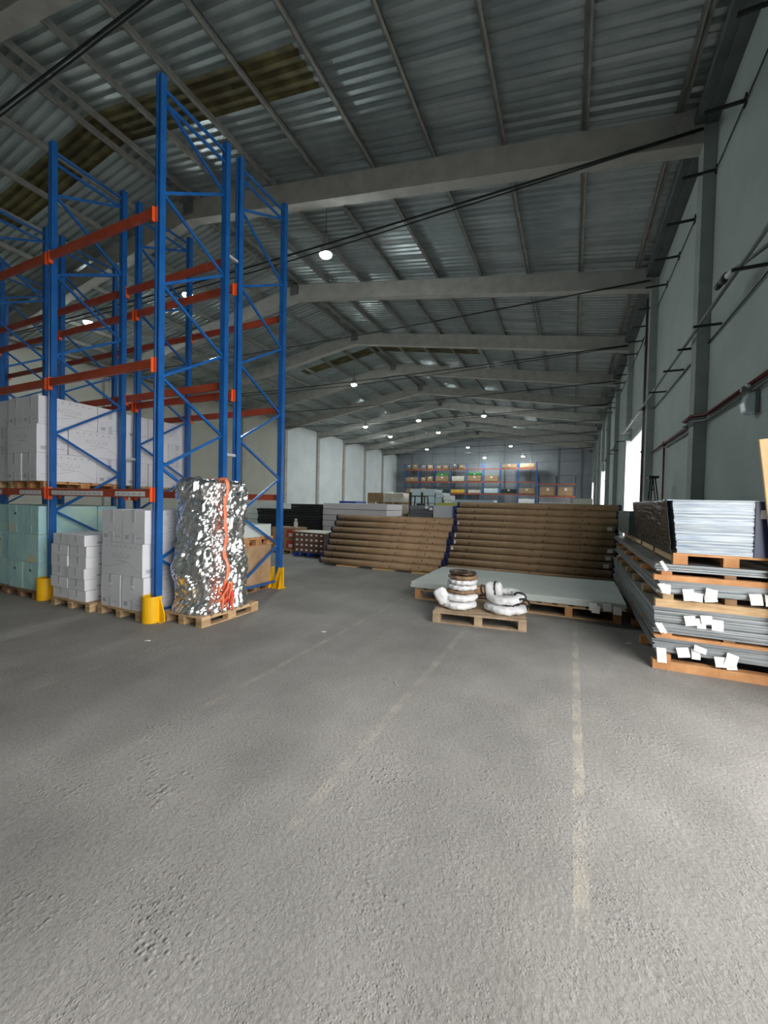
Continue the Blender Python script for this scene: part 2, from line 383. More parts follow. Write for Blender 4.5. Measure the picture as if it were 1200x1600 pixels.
sm_ls = sheet_mesh('roof_light', XR - .001, -18.6); sm_le = sheet_mesh('roof_sheet', -18.6, ER)
ys = [YF + i for i in range(int(YB - YF) + 1)]
for y in ys:
    if y in (7.0, 25.0):
        put('roof_light', sm_rs, M['skylight'], ceil, loc=(0, y, 0)); put('roof_light', sm_ls, M['skylight'], ceil, loc=(0, y, 0))
        put('roof_sheet', sm_re, M['sheet'], ceil, loc=(0, y, 0)); put('roof_sheet', sm_le, M['sheet'], ceil, loc=(0, y, 0))
    else:
        put('roof_sheet', sm_r, M['sheet'], ceil, loc=(0, y, 0)); put('roof_sheet', sm_l, M['sheet'], ceil, loc=(0, y, 0))
pm = MB()
pm.box(-.02, .02, YF, YB, 0, PUR); pm.box(-.02, .07, YF, YB, 0, .025); pm.box(-.07, .02, YF, YB, PUR - .025, PUR)
pme = pm.mesh('purlin')
px = [1.79 - 1.772 * j for j in range(8)] + [XR + .28]
for x in px:
    for s in (0, 1):
        xx = x if not s else 2 * XR - x
        put('purlin', pme, M['purlin'], ceil, loc=(xx, 0, rtop(xx)))
B(XR - .35, XR + .35, YF, YB, rtop(XR) + .33, rtop(XR) + .36).build('ridge_cap', M['sheet'], ceil)

# concrete portal frames every six metres
def frame_meshes():
    out = {}
    D = .6
    def raf(s):
        mb = MB()
        def X(x): return x if s > 0 else 2 * XR - x
        xe = 2.2
        prof = [(XR, rtop(XR)), (xe, rtop(xe)), (xe, rtop(xe) - D), (XR, rtop(XR) - D * 1.02)]
        mb.prism([(X(a), b) for a, b in prof], 'y', .03, .32)
        fl = [(XR, rtop(XR) - D * 1.02), (xe, rtop(xe) - D), (xe, rtop(xe) - D - .07), (XR, rtop(XR) - D * 1.02 - .07)]
        mb.prism([(X(a), b) for a, b in fl], 'y', 0, .35)
        return mb.mesh('rafter')
    out['r'] = raf(1); out['l'] = raf(-1)
    out['plate'] = B(XR - .22, XR + .22, -.02, .37, rtop(XR) - .48, rtop(XR) - .06).mesh('ridge_plate')
    out['colr'] = B(2.19, WX, 0, .38, 0, 9.75).mesh('column')
    out['coll'] = B(2 * XR - WX, 2 * XR - 2.19, 0, .38, 0, 9.75).mesh('column')
    out['capr'] = MB().prism([(2.19, 8.95), (2.19, 9.7), (1.55, 9.7), (1.75, 9.25)], 'y', .0, .35).mesh('corbel')
    out['capl'] = MB().prism([(2 * XR - 2.19, 8.95), (2 * XR - 2.19, 9.7), (2 * XR - 1.55, 9.7), (2 * XR - 1.75, 9.25)], 'y', .0, .35).mesh('corbel')
    n = 14
    out['tie'] = MB().tube([(2.15 + (2 * XR - 4.3) * q / n, -.06, 9.2 - .16 * math.sin(math.pi * q / n)) for q in range(n + 1)], .026, 6).mesh('tie_rod', True)
    out['tie2'] = MB().tube([(2.15 + (2 * XR - 4.3) * q / n, -.12, 9.14 - .34 * math.sin(math.pi * q / n)) for q in range(n + 1)], .018, 6).mesh('tie_rod', True)
    return out
fm = frame_meshes()
for k in range(-2, 9):
    fr = empty('roof_beam', (0, 10.2 + 6 * k, 0), kind='structure')
    put('rafter', fm['r'], M['conc'], fr); put('rafter', fm['l'], M['conc'], fr)
    put('ridge_plate', fm['plate'], M['grey_board'], fr)
    put('column', fm['colr'], M['conc_g'], fr); put('column', fm['coll'], M['conc'], fr)
    put('corbel', fm['capr'], M['conc'], fr); put('corbel', fm['capl'], M['conc'], fr)
    put('tie_rod', fm['tie'], M['dark_steel'], fr)
    if k % 2 == 0 or k < 0: put('tie_rod', fm['tie2'], M['dark_steel'], fr)

# ---------------------------------------------------------------- high-bay lamps
def lamp_parts():
    a = MB().lathe([(.03, .62), (.06, .60), (.07, .42), (.14, .36), (.17, .12), (.21, .05), (.22, 0), (.2, .01)], n=20).mesh('housing', True)
    b = MB().lathe([(.195, .012), (.19, -.03), (.13, -.08), (.05, -.1), (.005, -.102)], n=20).mesh('lens', True)
    return a, b
la, lb = lamp_parts()
LAMPS = [((-7.68, 11.59, 9.8), 'nearest high-bay lamp, beside the second concrete rafter'), ((-14.32, 11.71, 9.8), 'high-bay lamp seen between the tall blue rack posts'),
         ((-20.98, 11.73, 9.8), 'high-bay lamp seen over the orange beams of the rack'), ((-14.08, 25.07, 9.8), 'high-bay lamp under the ridge beyond the dark roof light strip'),
         ((-20.13, 38.5, 9.6), 'high-bay lamp over the white side wall, first of its row'), ((-20.42, 45.7, 9.7), 'high-bay lamp over the white side wall, second of its row'),
         ((-14.02, 38.1, 9.8), 'bright ridge-line high-bay lamp halfway down the hall'), ((-14.21, 45.3, 9.8), 'ridge-line high-bay lamp just beyond the halfway lamp'),
         ((-7.64, 38.1, 9.8), 'high-bay lamp alone on the door side of the ridge, mid hall'), ((-20.12, 58.59, 9.8), 'far high-bay lamp above the end rack beside the white wall'),
         ((-13.82, 58.19, 9.8), 'far high-bay lamp above the middle of the end rack'), ((-12.0, 61.2, 8.6), 'lowest far high-bay lamp in front of the end wall'),
         ((-7.94, 58.51, 9.8), 'brightest of the far high-bay lamps by the end wall'), ((-6.55, 60.85, 8.6), 'far high-bay lamp above the last loaded rack bay')]
for p, lab in LAMPS:
    e = tag(empty('high_bay_lamp', p), 'round lit ' + lab if not lab.startswith(('bright', 'lowest')) else lab, 'lamp', 'high-bay lamps')
    put('housing', la, M['lamp_body'], e); put('lens', lb, M['lamp_glow'], e)
    MB().tube([(0, 0, .6), (0, 0, rtop(p[0]) + .205 - p[2])], .008, 5).build('hanger', M['dark_steel'], e)

# ---------------------------------------------------------------- fittings on the door-side wall
for i in range(18):
    y = 7.15 + 1.53 * i
    e = empty('wall_bracket', (WX, y, 8.36))
    o1 = 'first second third fourth fifth sixth seventh eighth ninth tenth eleventh twelfth thirteenth fourteenth fifteenth sixteenth seventeenth eighteenth'.split()[i]
    tag(e, 'thin dark steel bracket under the eave of the grey wall, %s from the camera' % o1, 'bracket', 'eave brackets')
    B(-.56, 0, -.022, .022, -.022, .022).build('arm', M['dark_steel'], e); B(-.02, 0, -.05, .05, -.09, .09).build('plate', M['dark_steel'], e)
tag(MB().tube([(2.385, 6 + i * .8, 8.3 + .012 * math.sin(i * 1.7)) for i in range(37)], .012, 5).build('wall_cable', M['dark_steel'], smooth=True), 'thin dark cable running along the top of the grey wall', 'cable')
cpipe = empty('conduit', (0, 0, 0)); tag(cpipe, 'long grey conduit carried on brackets along the grey wall', 'pipe')
MB().tube([(2.1, 4.5, 5.12), (2.1, 16.6, 5.1)], .032, 8).build('pipe_run', M['grey_pipe'], cpipe, True)
MB().tube([(2.1, 16.6, 5.1), (2.1, 24.4, 5.1)], .032, 8).build('pipe_run', M['pale_pipe'], cpipe, True)
MB().tube([(2.1, 24.4, 5.1), (2.1, 58, 5.1)], .032, 8).build('pipe_run', M['grey_pipe'], cpipe, True)
MB().tube([(2.375, 4.5, 4.93), (2.375, 10.15, 4.93)], .014, 6).build('wire_run', M['dark_steel'], cpipe, True)
MB().tube([(2.375, 10.6, 4.93), (2.375, 16.1, 4.93)], .014, 6).build('wire_run', M['dark_steel'], cpipe, True)
for y in (5.2, 7.46, 9.5, 10.75, 12.3, 14.4, 16.9, 18.6, 20.3, 21.8, 24.4, 28, 30):
    B(1.98, WX, y - .02, y + .02, 5.03, 5.07).build('bracket', M['dark_steel'] if not 16 < y < 24 else M['pale_pipe'], cpipe)
rp = empty('fire_pipe', (0, 0, 0)); tag(rp, 'dark red pipe along the grey wall, stepping round the first pilaster', 'pipe')
def pipe_path(x, dx, z): return [(x, 4.5, z), (x, 10.0, z), (x - dx, 10.1, z), (x - dx, 10.7, z), (x, 10.8, z), (x, 14.05, z)]
MB().tube(pipe_path(2.35, .22, 3.48), .034, 8).build('pipe_run', M['red_pipe'], rp, True)
MB().tube([(2.35, 14.05, 3.48), (2.35, 16.6, 3.48)], .026, 8).build('pipe_run', M['red_pipe'], rp, True)
MB().tube([(2.35, 14.05, 3.5), (2.35, 14.05, .4)], .026, 8).build('drop_pipe', M['red_pipe'], rp, True)
MB().lathe([(.04, -.05), (.05, -.03), (.05, .03), (.04, .05)], (2.35, 14.05, 3.48), 12).build('tee', M['red_pipe'], rp, True)
gp = tag(MB().tube([(p[0], p[1], p[2]) for p in pipe_path(2.36, .235, 3.37)], .024, 8).build('water_pipe', M['grey_pipe'], None, True), 'thin grey pipe just under the dark red pipe on the wall', 'pipe')
bl = tag(empty('bulkhead_light', (WX, 7.7, 3.18)), 'unlit frosted bulkhead light hanging below the dark red pipe', 'light')
B(-.05, 0, -.09, .09, -.16, .16).build('back_plate', M['grey_pipe'], bl, bevel=.01)
MB().prism([(-.05, -.18), (-.16, -.14), (-.18, 0), (-.15, .12), (-.05, .15)], 'y', -.1, .1).build('cover', M['bulk_glass'], bl, bevel=.015)
B(-.2, -.02, -.03, .03, .17, .24).build('bracket', M['grey_pipe'], bl)
MB().lathe([(.03, -.03), (.04, 0), (.03, .03)], (-.12, 0, .24), 10).build('clamp', M['label'], bl, True)
cc = tag(empty('security_camera', (2.1, 7.9, 5.22)), 'pair of small camera heads on an arm out from the grey wall', 'camera')
MB().tube([(.3, -.9, .0), (.02, -.05, .0)], .03, 8).build('arm', M['grey_pipe'], cc, True)
MB().tube([(.04, -.12, 0), (-.02, .1, 0)], .05, 10).build('joint', M['label'], cc, True)
for (dy, dz, r) in ((.22, .02, .06), (.48, .05, .05)):
    hd = MB().tube([(-.02, dy - .1, dz), (-.03, dy + .08, dz)], r, 12).build('camera_head', M['rubber'], cc, True)
    MB().tube([(-.021, dy - .105, dz), (-.02, dy - .1, dz)], r * .8, 12).build('lens', M['rubber'], hd, True)
def downpipe(y, lab, x=2.27, r=.12, top=8.9):
    e = tag(empty('downpipe', (x, y, 0)), lab, 'pipe', 'downpipes')
    MB().tube([(0, 0, 0), (0, 0, top)], r, 12).build('pipe_run', M['drain'], e, True)
    for z in (.9, 3.6, 5.1, 7.4):
        B(-.13, .14, -.13, .13, z - .03, z + .03).build('clip', M['drain'], e)
downpipe(16.9, 'thick oxblood downpipe beside the first bright loading door')
downpipe(34.85, 'dark downpipe beside the second bright loading door', r=.1)
downpipe(52.9, 'farthest dark downpipe, beside the last bright loading door', r=.1)
B(-.09, .16, -.2, .2, 1.1, 1.75).build('switch_box', M['grey_board'], bpy.data.objects['downpipe.001'])
sl = tag(empty('step_ladder', (1.9, 12.9, 0)), 'dark folding step ladder standing against the wall behind the wrapped stack', 'ladder')
for s in (-1, 1):
    MB().bar((-.12, .28 * s, 0), (.0, .17 * s, 2.42), .05, .03).build('side_rail', M['rubber'], sl)
    MB().bar((.36, .26 * s, 0), (.06, .16 * s, 2.40), .04, .025).build('rear_rail', M['rubber'], sl)
for i in range(7):
    z = .3 + .3 * i; t = z / 2.42
    B(-.12 + .12 * t - .05, -.12 + .12 * t + .05, -.28 + .11 * t, .28 - .11 * t, z - .015, z + .015).build('step', M['rubber'], sl)
B(-.08, .14, -.22, .22, 2.4, 2.46).build('top_cap', M['rubber'], sl)

# ---------------------------------------------------------------- pallet racking
S = .945
def zz(z): return 1.6 + (z - 1.6) * S
def post_mesh(h):
    a, b = .048, .04
    prof = [(-a, -b), (a, -b), (a, b), (.022, b), (.016, b - .018), (-.016, b - .018), (-.022, b), (-a, b)]
    return MB().prism(prof, 'z', 0, h).mesh('upright')
def rack(name, label, xs, yf, yb, top, nf, nb, levels, pm_=None, mats=('blue', 'orange', 'orange2'), flip=(0,)):
    r = empty(name, (xs[0], yf, 0)); tag(r, label, 'pallet rack')
    X0 = xs[0]; dy = yb - yf
    me = post_mesh(top); up = M[mats[0]]
    foot = B(-.08, .08, -.07, .07, 0, .012).mesh('foot_plate')
    for x in xs:
        put('upright', me, up, r, loc=(x - X0, 0, 0), rot=(0, 0, math.pi)); put('upright', me, up, r, loc=(x - X0, dy, 0))
        put('foot_plate', foot, up, r, loc=(x - X0, 0, 0)); put('foot_plate', foot, up, r, loc=(x - X0, dy, 0))
    bcache = {}
    def brace(za, zb, xx=None):
        m = bcache.setdefault((za, zb), None) or MB().bar((0, .03, za), (0, dy - .03, zb), .03, .035).mesh('brace')
        bcache[(za, zb)] = m
        for x in (xx or xs): put('brace', m, up, r, loc=(x - X0, 0, 0))
    seq = []
    for i in range(len(nf)):
        seq.append((nf[i], nb[i]))
        if i + 1 < len(nf): seq.append((nf[i + 1], nb[i]))
    for q, x in enumerate(xs):                           # zigzag bracing, mirrored from frame to frame where flip says so
        for a, b in seq: brace(*((b, a) if flip[q % len(flip)] else (a, b)), xx=[x])
    brace(top - .14, top - .14); brace(top - .30, top - .30); brace(.12, .12)
    for bi in range(len(xs) - 1):
        xa, xb = xs[bi] - X0, xs[bi + 1] - X0
        for (z, side, strip) in levels:
            y = -.05 if side == 0 else dy + .05
            bm_ = MB().box(xb + .05, xa - .05, y - .022, y + .022, z - .055, z + .055)
            bm_.box(xb + .05, xa - .05, y - .026, y + .026, z + .028, z + .055)
            b = bm_.build('beam', M[mats[1]], r)
            for xe in (xa, xb):
                sg = -1 if xe == xa else 1
                cb = B(xe + sg * .05 - .006, xe + sg * .05 + .006, y - .03, y + .03, z - .11, z + .08)
                yo = -.043 if side == 0 else dy + .043
                cb.box(min(xe, xe + sg * .05), max(xe, xe + sg * .05), yo - .004, yo + .004, z - .11, z + .08)
                cb.build('connector', M[mats[2]], b)
            if strip and side == 0:
                for (fa, fb) in ((.03, .30), (.42, .97) if bi == 0 else (.55, .97)):
                    x0 = xb + .08 + (xa - xb - .16) * (1 - fb); x1 = xb + .08 + (xa - xb - .16) * (1 - fa)
                    st = B(x0, x1, y - .029, y - .026, z - .04, z + .025).build('label_strip', M['label'], b)
                    tk = MB(); q = x0 + .05
                    while q < x1 - .09: tk.box(q, q + .05, y - .031, y - .029, z - .02, z + .0); q += .11
                    tk.build('label_print', M['carton_print'], st)['kind'] = 'stuff'
    return r
XS = [-4.914, -7.352, -9.79, -12.228]
nodes_a = [6.70, 5.53, 4.37, 3.18, 2.0, .79]; nodes_b = [6.21, 5.0, 3.78, 2.57, 1.36, .15]
r1 = rack('pallet_rack', 'front row of tall blue pallet racking with orange beams and white cartons', XS, 3.60, 4.68, 6.99, nodes_a, nodes_b,
          [(5.24, 0, 0), (5.26, 1, 0), (3.33, 0, 0), (3.36, 1, 0), (1.655, 0, 1), (1.655, 1, 0)], flip=(0, 1, 1, 1))
r2 = rack('pallet_rack', 'rear row of tall blue pallet racking standing behind the front row', XS + [-14.666], 4.96, 6.05, 6.99, nodes_a, nodes_b,
          [(4.94, 0, 0), (4.96, 1, 0), (3.27, 0, 0), (3.28, 1, 0), (1.655, 0, 0), (1.655, 1, 0)], flip=(1,))
for x in XS[:2]:
    for z in (5.35, 2.3):
        B(x - .02 - XS[0], x + .02 - XS[0], 1.12, 1.32, z - .02, z + .02).build('row_spacer', M['pale_pipe'], r1)

def guard(loc, lab, rz=0, style=0):
    e = tag(empty('post_guard', loc, rz), lab, 'post guard', 'yellow post guards')
    if style == 0:                                       # half-round shield wrapped round the front of a post
        n = 14; pts = []
        for i in range(n + 1):
            a = math.pi + math.pi * i / n; pts.append((.112 * math.cos(a), .112 * math.sin(a)))
        pts = [(-.112, .07)] + pts + [(.112, .07)]
        inn = [(x * .86, y * .86 if y < 0 else y) for x, y in pts][::-1]
        MB().prism(pts + inn, 'z', 0, .34).build('shield', M['yellow'], e, bevel=.004)
        MB().prism([(.1, .02), (.20, .02), (.20, .12), (.112, .34), (.1, .34)], 'y', .03, .044).build('side_plate', M['yellow'], e)
        B(-.15, .15, .0, .09, 0, .012).build('base_plate', M['yellow'], e)
        for sx in (-.12, .12): MB().lathe([(.014, 0), (.014, .03)], (sx, .05, .012), 6).build('bolt', M['dark_steel'], e)
    else:                                                # bent corner plate with a sloping edge
        MB().prism([(-.12, 0), (.09, 0), (.09, .38), (.02, .38)], 'y', -.012, .0).build('front_plate', M['yellow'], e)
        MB().prism([(-.10, 0), (.06, 0), (.06, .38), (-.0, .38)], 'x', .078, .09).build('side_plate', M['yellow'], e)
        B(-.12, .12, -.06, .1, 0, .012).build('base_plate', M['yellow'], e)
    return e
guard((-4.89, 3.505, 0), 'yellow post guard beside the foil-wrapped load, at the end post')
guard((-7.325, 3.505, 0), 'yellow post guard between the aqua cartons and the small white cartons')
guard((-4.85, 5.95, 0), 'yellow sloping corner guard at the last post of the rear rack', 0, 1)
guard((-5.075, 5.95, 0), 'small yellow corner guard tucked on the inner side of the last post', math.pi * 0, 1)

# ---------------------------------------------------------------- pallets
def pallet(lab, loc, sx, sy, h=.13, rz=0, mat='wood', group=None, boards=7, name='wooden_pallet', nblk=3, bottom='y'):
    e = tag(empty(name, loc, rz), lab, 'pallet', group); m = M[mat]
    t = .02; bh = h - 2 * t - (t if bottom == 'x' else .012); z0 = t if bottom == 'x' else .012
    bw = sy / boards * .8                                 # deck boards run along x, stringers under them along y
    me = B(-sx / 2, sx / 2, -bw / 2, bw / 2, 0, t).mesh('deck_board')
    for i in range(boards):
        put('deck_board', me, m, e, loc=(0, -sy / 2 + bw / 2 + (sy - bw) * i / (boards - 1), h - t))
    st = B(-.05, .05, -sy / 2, sy / 2, 0, t).mesh('stringer')
    bk = B(-.05, .05, -.07, .07, 0, bh).mesh('block')
    bb = (B(-sx / 2, sx / 2, -.05, .05, 0, t) if bottom == 'x' else B(-.05, .05, -sy / 2, sy / 2, 0, .012)).mesh('bottom_board')
    for k in range(nblk):
        x = -sx / 2 + .05 + (sx - .1) * k / (nblk - 1)
        put('stringer', st, m, e, loc=(x, 0, h - 2 * t))
        if bottom != 'x': put('bottom_board', bb, m, e, loc=(x, 0, 0))
        for y in (-sy / 2 + .07, 0, sy / 2 - .07): put('block', bk, m, e, loc=(x, y, z0))
    if bottom == 'x':
        for y in (-sy / 2 + .05, 0, sy / 2 - .05): put('bottom_board', bb, m, e, loc=(0, y, 0))
    return e

def skid(lab, loc, sx, sy, h, mat='wood_or', group='skids in the steel stack', rail=True, blk=(.05, .45, .9)):
    """long skid: rails across the stack, blocks over them"""
    e = tag(empty('timber_skid', loc), lab, 'pallet', group)
    rh = h * .58
    for i, y in enumerate([0, sy * .2, sy * .4, sy * .6, sy * .8, sy - .1]):
        B(0, sx, y, y + .1, 0, rh).build('cross_rail', M[mat], e)
    for f in blk:
        B(f * sx, f * sx + .09, .01, sy - .02, rh, h).build('runner', M['wood_dark' if f > .2 else mat], e)
    return e

# ---------------------------------------------------------------- printed cartons
def text_mesh(s, size):
    c = bpy.data.curves.new('lettering', 'FONT'); c.body = s; c.size = size; c.align_x = 'CENTER'; c.align_y = 'CENTER'; c.offset = -.0022 * size / .1; c.resolution_u = 3
    o = bpy.data.objects.new('lettering_tmp', c); COL.objects.link(o)
    dg = bpy.context.evaluated_depsgraph_get(); dg.update()
    me = bpy.data.meshes.new_from_object(o.evaluated_get(dg)); me.name = 'lettering'
    bpy.data.objects.remove(o); bpy.data.curves.remove(c)
    return me
CL, CW, CHH = .86, .425, .44                              # carton length, width, height
def carton_meshes():
    out = {}
    L_, W_, H_ = CL / 2 - .004, CW / 2 - .004, CHH - .004
    mb = MB(); n = 6                                      # slightly bulging body
    def ring(z, k): 
        b = .004 * math.sin(math.pi * k)
        return [(-L_ - b, -W_ - b, z), (0, -W_ - 1.6 * b, z), (L_ + b, -W_ - b, z), (L_ + b * 1.3, 0, z), (L_ + b, W_ + b, z), (0, W_ + 1.6 * b, z), (-L_ - b, W_ + b, z), (-L_ - b * 1.3, 0, z)]
    vs_ = []; fs = []
    for i in range(n + 1): vs_ += ring(H_ * i / n, i / n)
    for i in range(n):
        for k in range(8): fs.append((i * 8 + k, i * 8 + (k + 1) % 8, (i + 1) * 8 + (k + 1) % 8, (i + 1) * 8 + k))
    fs += [tuple(reversed(range(8))), tuple(range(n * 8, n * 8 + 8))]
    mb.add(vs_, fs); out['body'] = mb.mesh('carton_body')
    tp = MB(); tp.box(-L_ - .0095, L_ + .0095, -.03, .03, H_, H_ + .0012)
    for s in (-1, 1): tp.box(s * (L_ + .006) - .001, s * (L_ + .006) + .001, -.03, .03, H_ * .62, H_); tp.box(s * (L_ + .006) - .001, s * (L_ + .006) + .001, -.03, .03, 0, H_ * .3)
    out['tape'] = tp.mesh('tape')
    tm = text_mesh('ACQUA', .105)
    wv = MB(); 
    def wave(P):                                          # thin swoosh across the lower part of a face, P(u, v) -> point
        pts = [(-.44, .10), (-.2, .115), (.0, .15), (.12, .185), (.2, .175), (.3, .12), (.42, .07), (.47, .06)]
        for (a, b), (c, d) in zip(pts[:-1], pts[1:]):
            q = [P(a, b), P(c, d), P(c, d + .005), P(a, b + .005)]; wv.add(q, [(0, 1, 2, 3)])
    sm = MB()
    e = .009
    for s in (-1, 1):
        wave(lambda u, v, s=s: (s * u * CL, -s * (W_ + e), v * 1.0))
        wave(lambda u, v, s=s: (s * (L_ + e), s * u * CW, v * .9))
        sm.add([(s * (L_ + e), s * (-.16), .05), (s * (L_ + e), s * (-.09), .05), (s * (L_ + e), s * (-.09), .10), (s * (L_ + e), s * (-.16), .10)], [(0, 1, 2, 3)])
        sm.add([(s * (L_ + e), s * (.05), .07), (s * (L_ + e), s * (.16), .07), (s * (L_ + e), s * (.16), .078), (s * (L_ + e), s * (.05), .078)], [(0, 1, 2, 3)])
        for q in range(7):                                 # row of small icons along the top of the long face
            u = -.3 + .1 * q
            sm.add([(s * (u - .012), -s * (W_ + e), .375), (s * (u + .012), -s * (W_ + e), .375), (s * (u + .012), -s * (W_ + e), .395), (s * (u - .012), -s * (W_ + e), .395)], [(0, 1, 2, 3)])
    lt = MB()
    for s in (-1, 1):
        lt.add([(s * v.co.x, -s * (W_ + e), .255 + v.co.y) for v in tm.vertices], [tuple(p.vertices) for p in tm.polygons])
        sm.add([(s * -.09, -s * (W_ + e), .188), (s * .09, -s * (W_ + e), .188), (s * .09, -s * (W_ + e), .196), (s * -.09, -s * (W_ + e), .196)], [(0, 1, 2, 3)])
    out['letter'] = lt.mesh('lettering'); out['wave'] = wv.mesh('wave_print'); out['mark'] = sm.mesh('small_print')
    mark2 = MB()
    for s in (-1, 1): mark2.add([(s * (L_ + e), -.03, .29), (s * (L_ + e), .03, .29), (s * (L_ + e), .03, .325), (s * (L_ + e), -.03, .325)], [(0, 1, 2, 3)])
    out['sticker'] = mark2.mesh('sticker')
    return out
CM = carton_meshes()
def carton(lab, loc, rz, grp, kind='white', sticker=None):
    e = tag(empty('printed_carton', loc, rz), lab, 'carton', grp)
    if kind == 'white':
        put('body', CM['body'], M['carton'], e); put('tape', CM['tape'], M['tape'], e)
        put('lettering', CM['letter'], M['carton_print'], e); put('wave_print', CM['wave'], M['carton_print'], e)['kind'] = 'stuff'; put('small_print', CM['mark'], M['carton_print'], e)['kind'] = 'stuff'
    else:
        b = bpy.data.meshes.get('carton_body_aqua')
        if not b: b = CM['body'].copy(); b.name = 'carton_body_aqua'; b.materials.clear(); b.materials.append(M['green_carton'])
        put('body', b, None, e); 
        t = bpy.data.meshes.get('tape_aqua')
        if not t: t = CM['tape'].copy(); t.name = 'tape_aqua'; t.materials.clear(); t.materials.append(M['green_carton'])
        put('tape', t, None, e)
    if sticker:
        st = CM['sticker'] if sticker == 'white' else bpy.data.meshes.get('sticker_dark')
        if st is None: st = CM['sticker'].copy(); st.name = 'sticker_dark'; st.materials.clear(); st.materials.append(M['carton_dark'])
        put('sticker', st, M['paper_white'], e)
    return e
def load(xr, yf, z0, where, grp, kind='white', first='T', layers=3, hang=0.):
    """three layers of three cartons; xr = right edge, yf = front face"""
    names = ['bottom', 'middle', 'top']
    for l in range(layers):
        z = z0 + l * CHH; jx = random.uniform(-.015, .01); jy = random.uniform(-.02, .02); t = (l % 2 == 0) == (first == 'T')
        st = random.choice([None, 'white', 'dark'])
        if t:
            for i in range(2):
                x = xr + jx - CW / 2 - i * (CW + .02) - (hang * l)
                carton('%s %s carton %s, %s layer, end-on %s front' % ('white' if kind == 'white' else 'aqua-green', 'lettered' if kind == 'white' else 'patterned', where, names[l], ('outer', 'inner')[i]),
                       (x, yf + jy + CL / 2, z), math.pi / 2 + random.uniform(-.02, .02), grp, kind, random.choice(['white', 'dark', None]))
            carton('%s %s carton %s, %s layer, crosswise at back' % ('white' if kind == 'white' else 'aqua-green', 'lettered' if kind == 'white' else 'patterned', where, names[l]),
                   (xr + jx - CL / 2 - .005, yf + jy + CL + CW / 2 + .01, z), random.uniform(-.01, .01), grp, kind, st)
        else:
            carton('%s %s carton %s, %s layer, broadside front' % ('white' if kind == 'white' else 'aqua-green', 'lettered' if kind == 'white' else 'patterned', where, names[l]),
                   (xr + jx - CL / 2 - .005, yf + jy + CW / 2, z), random.uniform(-.015, .015), grp, kind, st)
            for i in range(2):
                carton('%s %s carton %s, %s layer, end-on %s back' % ('white' if kind == 'white' else 'aqua-green', 'lettered' if kind == 'white' else 'patterned', where, names[l], ('outer', 'inner')[i]),
                       (xr + jx - CW / 2 - i * (CW + .02), yf + jy + CW + .01 + CL / 2, z), math.pi / 2 + random.uniform(-.01, .01), grp, kind, st)
# upper loads on the first beam level
pallet('wooden pallet on the first orange beams under the lettered cartons', (-7.89, 4.14, 1.712), .86, 1.2, .115, 0, 'wood_or', 'pallets on the front rack')
load(-7.46, 3.47, 1.828, 'on the front rack beams', 'cartons on the front rack beams')
pallet('wooden pallet at the picture edge on the first orange beams', (-8.84, 4.14, 1.712), .86, 1.2, .115, 0, 'wood', 'pallets on the front rack')
load(-8.40, 3.52, 1.828, 'at picture edge on beams', 'cartons at the picture edge on the rack beams', first='M')
pallet('wooden pallet on the beams of the rear rack', (-7.94, 5.5, 1.712), .86, 1.08, .1, 0, 'wood', 'pallets on the rear rack')
load(-7.50, 4.86, 1.815, 'on the rear rack beams', 'cartons on the rear rack beams', first='M')
# floor loads
pallet('wooden pallet on the floor under the aqua-green cartons', (-7.885, 4.03, 0), .92, 1.22, .115, 0, 'wood_dark', 'pallets on the floor under the rack')
load(-7.44, 3.46, .117, 'on the floor', 'aqua cartons on the floor', 'green')
pallet('wooden pallet on the floor at the picture edge under aqua-green cartons', (-8.85, 4.05, 0), .9, 1.2, .115, 0, 'wood_dark', 'pallets on the floor under the rack')
load(-8.42, 3.5, .117, 'at picture edge on floor', 'aqua cartons at the picture edge', 'green', first='M')
pallet('wooden pallet on the floor under the small white cartons', (-6.47, 3.98, 0), .94, 1.18, .115, 0, 'wood', 'pallets on the floor under the rack')
pallet('wooden pallet on the floor under the lettered cartons by the end post', (-5.46, 4.02, 0), .9, 1.16, .115, 0, 'wood', 'pallets on the floor under the rack')
load(-5.0, 3.47, .117, 'on the floor by the end post', 'lettered cartons on the floor')
# small flat cartons, six layers of two
def small_carton_mesh():
    b = B(-.2, .2, -.27, .27, 0, .152).mesh('small_carton'); t = MB().box(-.025, .025, -.2715, .2715, .152, .1535).box(-.025, .025, -.2715, -.27, .05, .152).mesh('tape')
    l = MB().box(.2, .2012, -.1, -.04, .03, .06).box(.2, .2012, .05, .15, .03, .036).mesh('small_print')
    return b, t, l
sb, stp, slb = small_carton_mesh()
O6 = ['lowest', 'second-lowest', 'third', 'fourth', 'fifth', 'topmost']
for l in range(6):
    for i in range(2):
        e = tag(empty('flat_carton', (-6.36 - i * .415 + random.uniform(-.02, .02), 3.69 + random.uniform(-.02, .02), .117 + l * .156), random.uniform(-.02, .02)),
                'flat white carton in the low stack, %s layer, %s' % (O6[l], ('nearer the end post', 'nearer the aqua cartons')[i]), 'carton', 'flat white cartons')
        put('body', sb, M['carton'], e); put('tape', stp, M['tape'], e); put('small_print', slb, M['carton_print'], e)['kind'] = 'stuff'
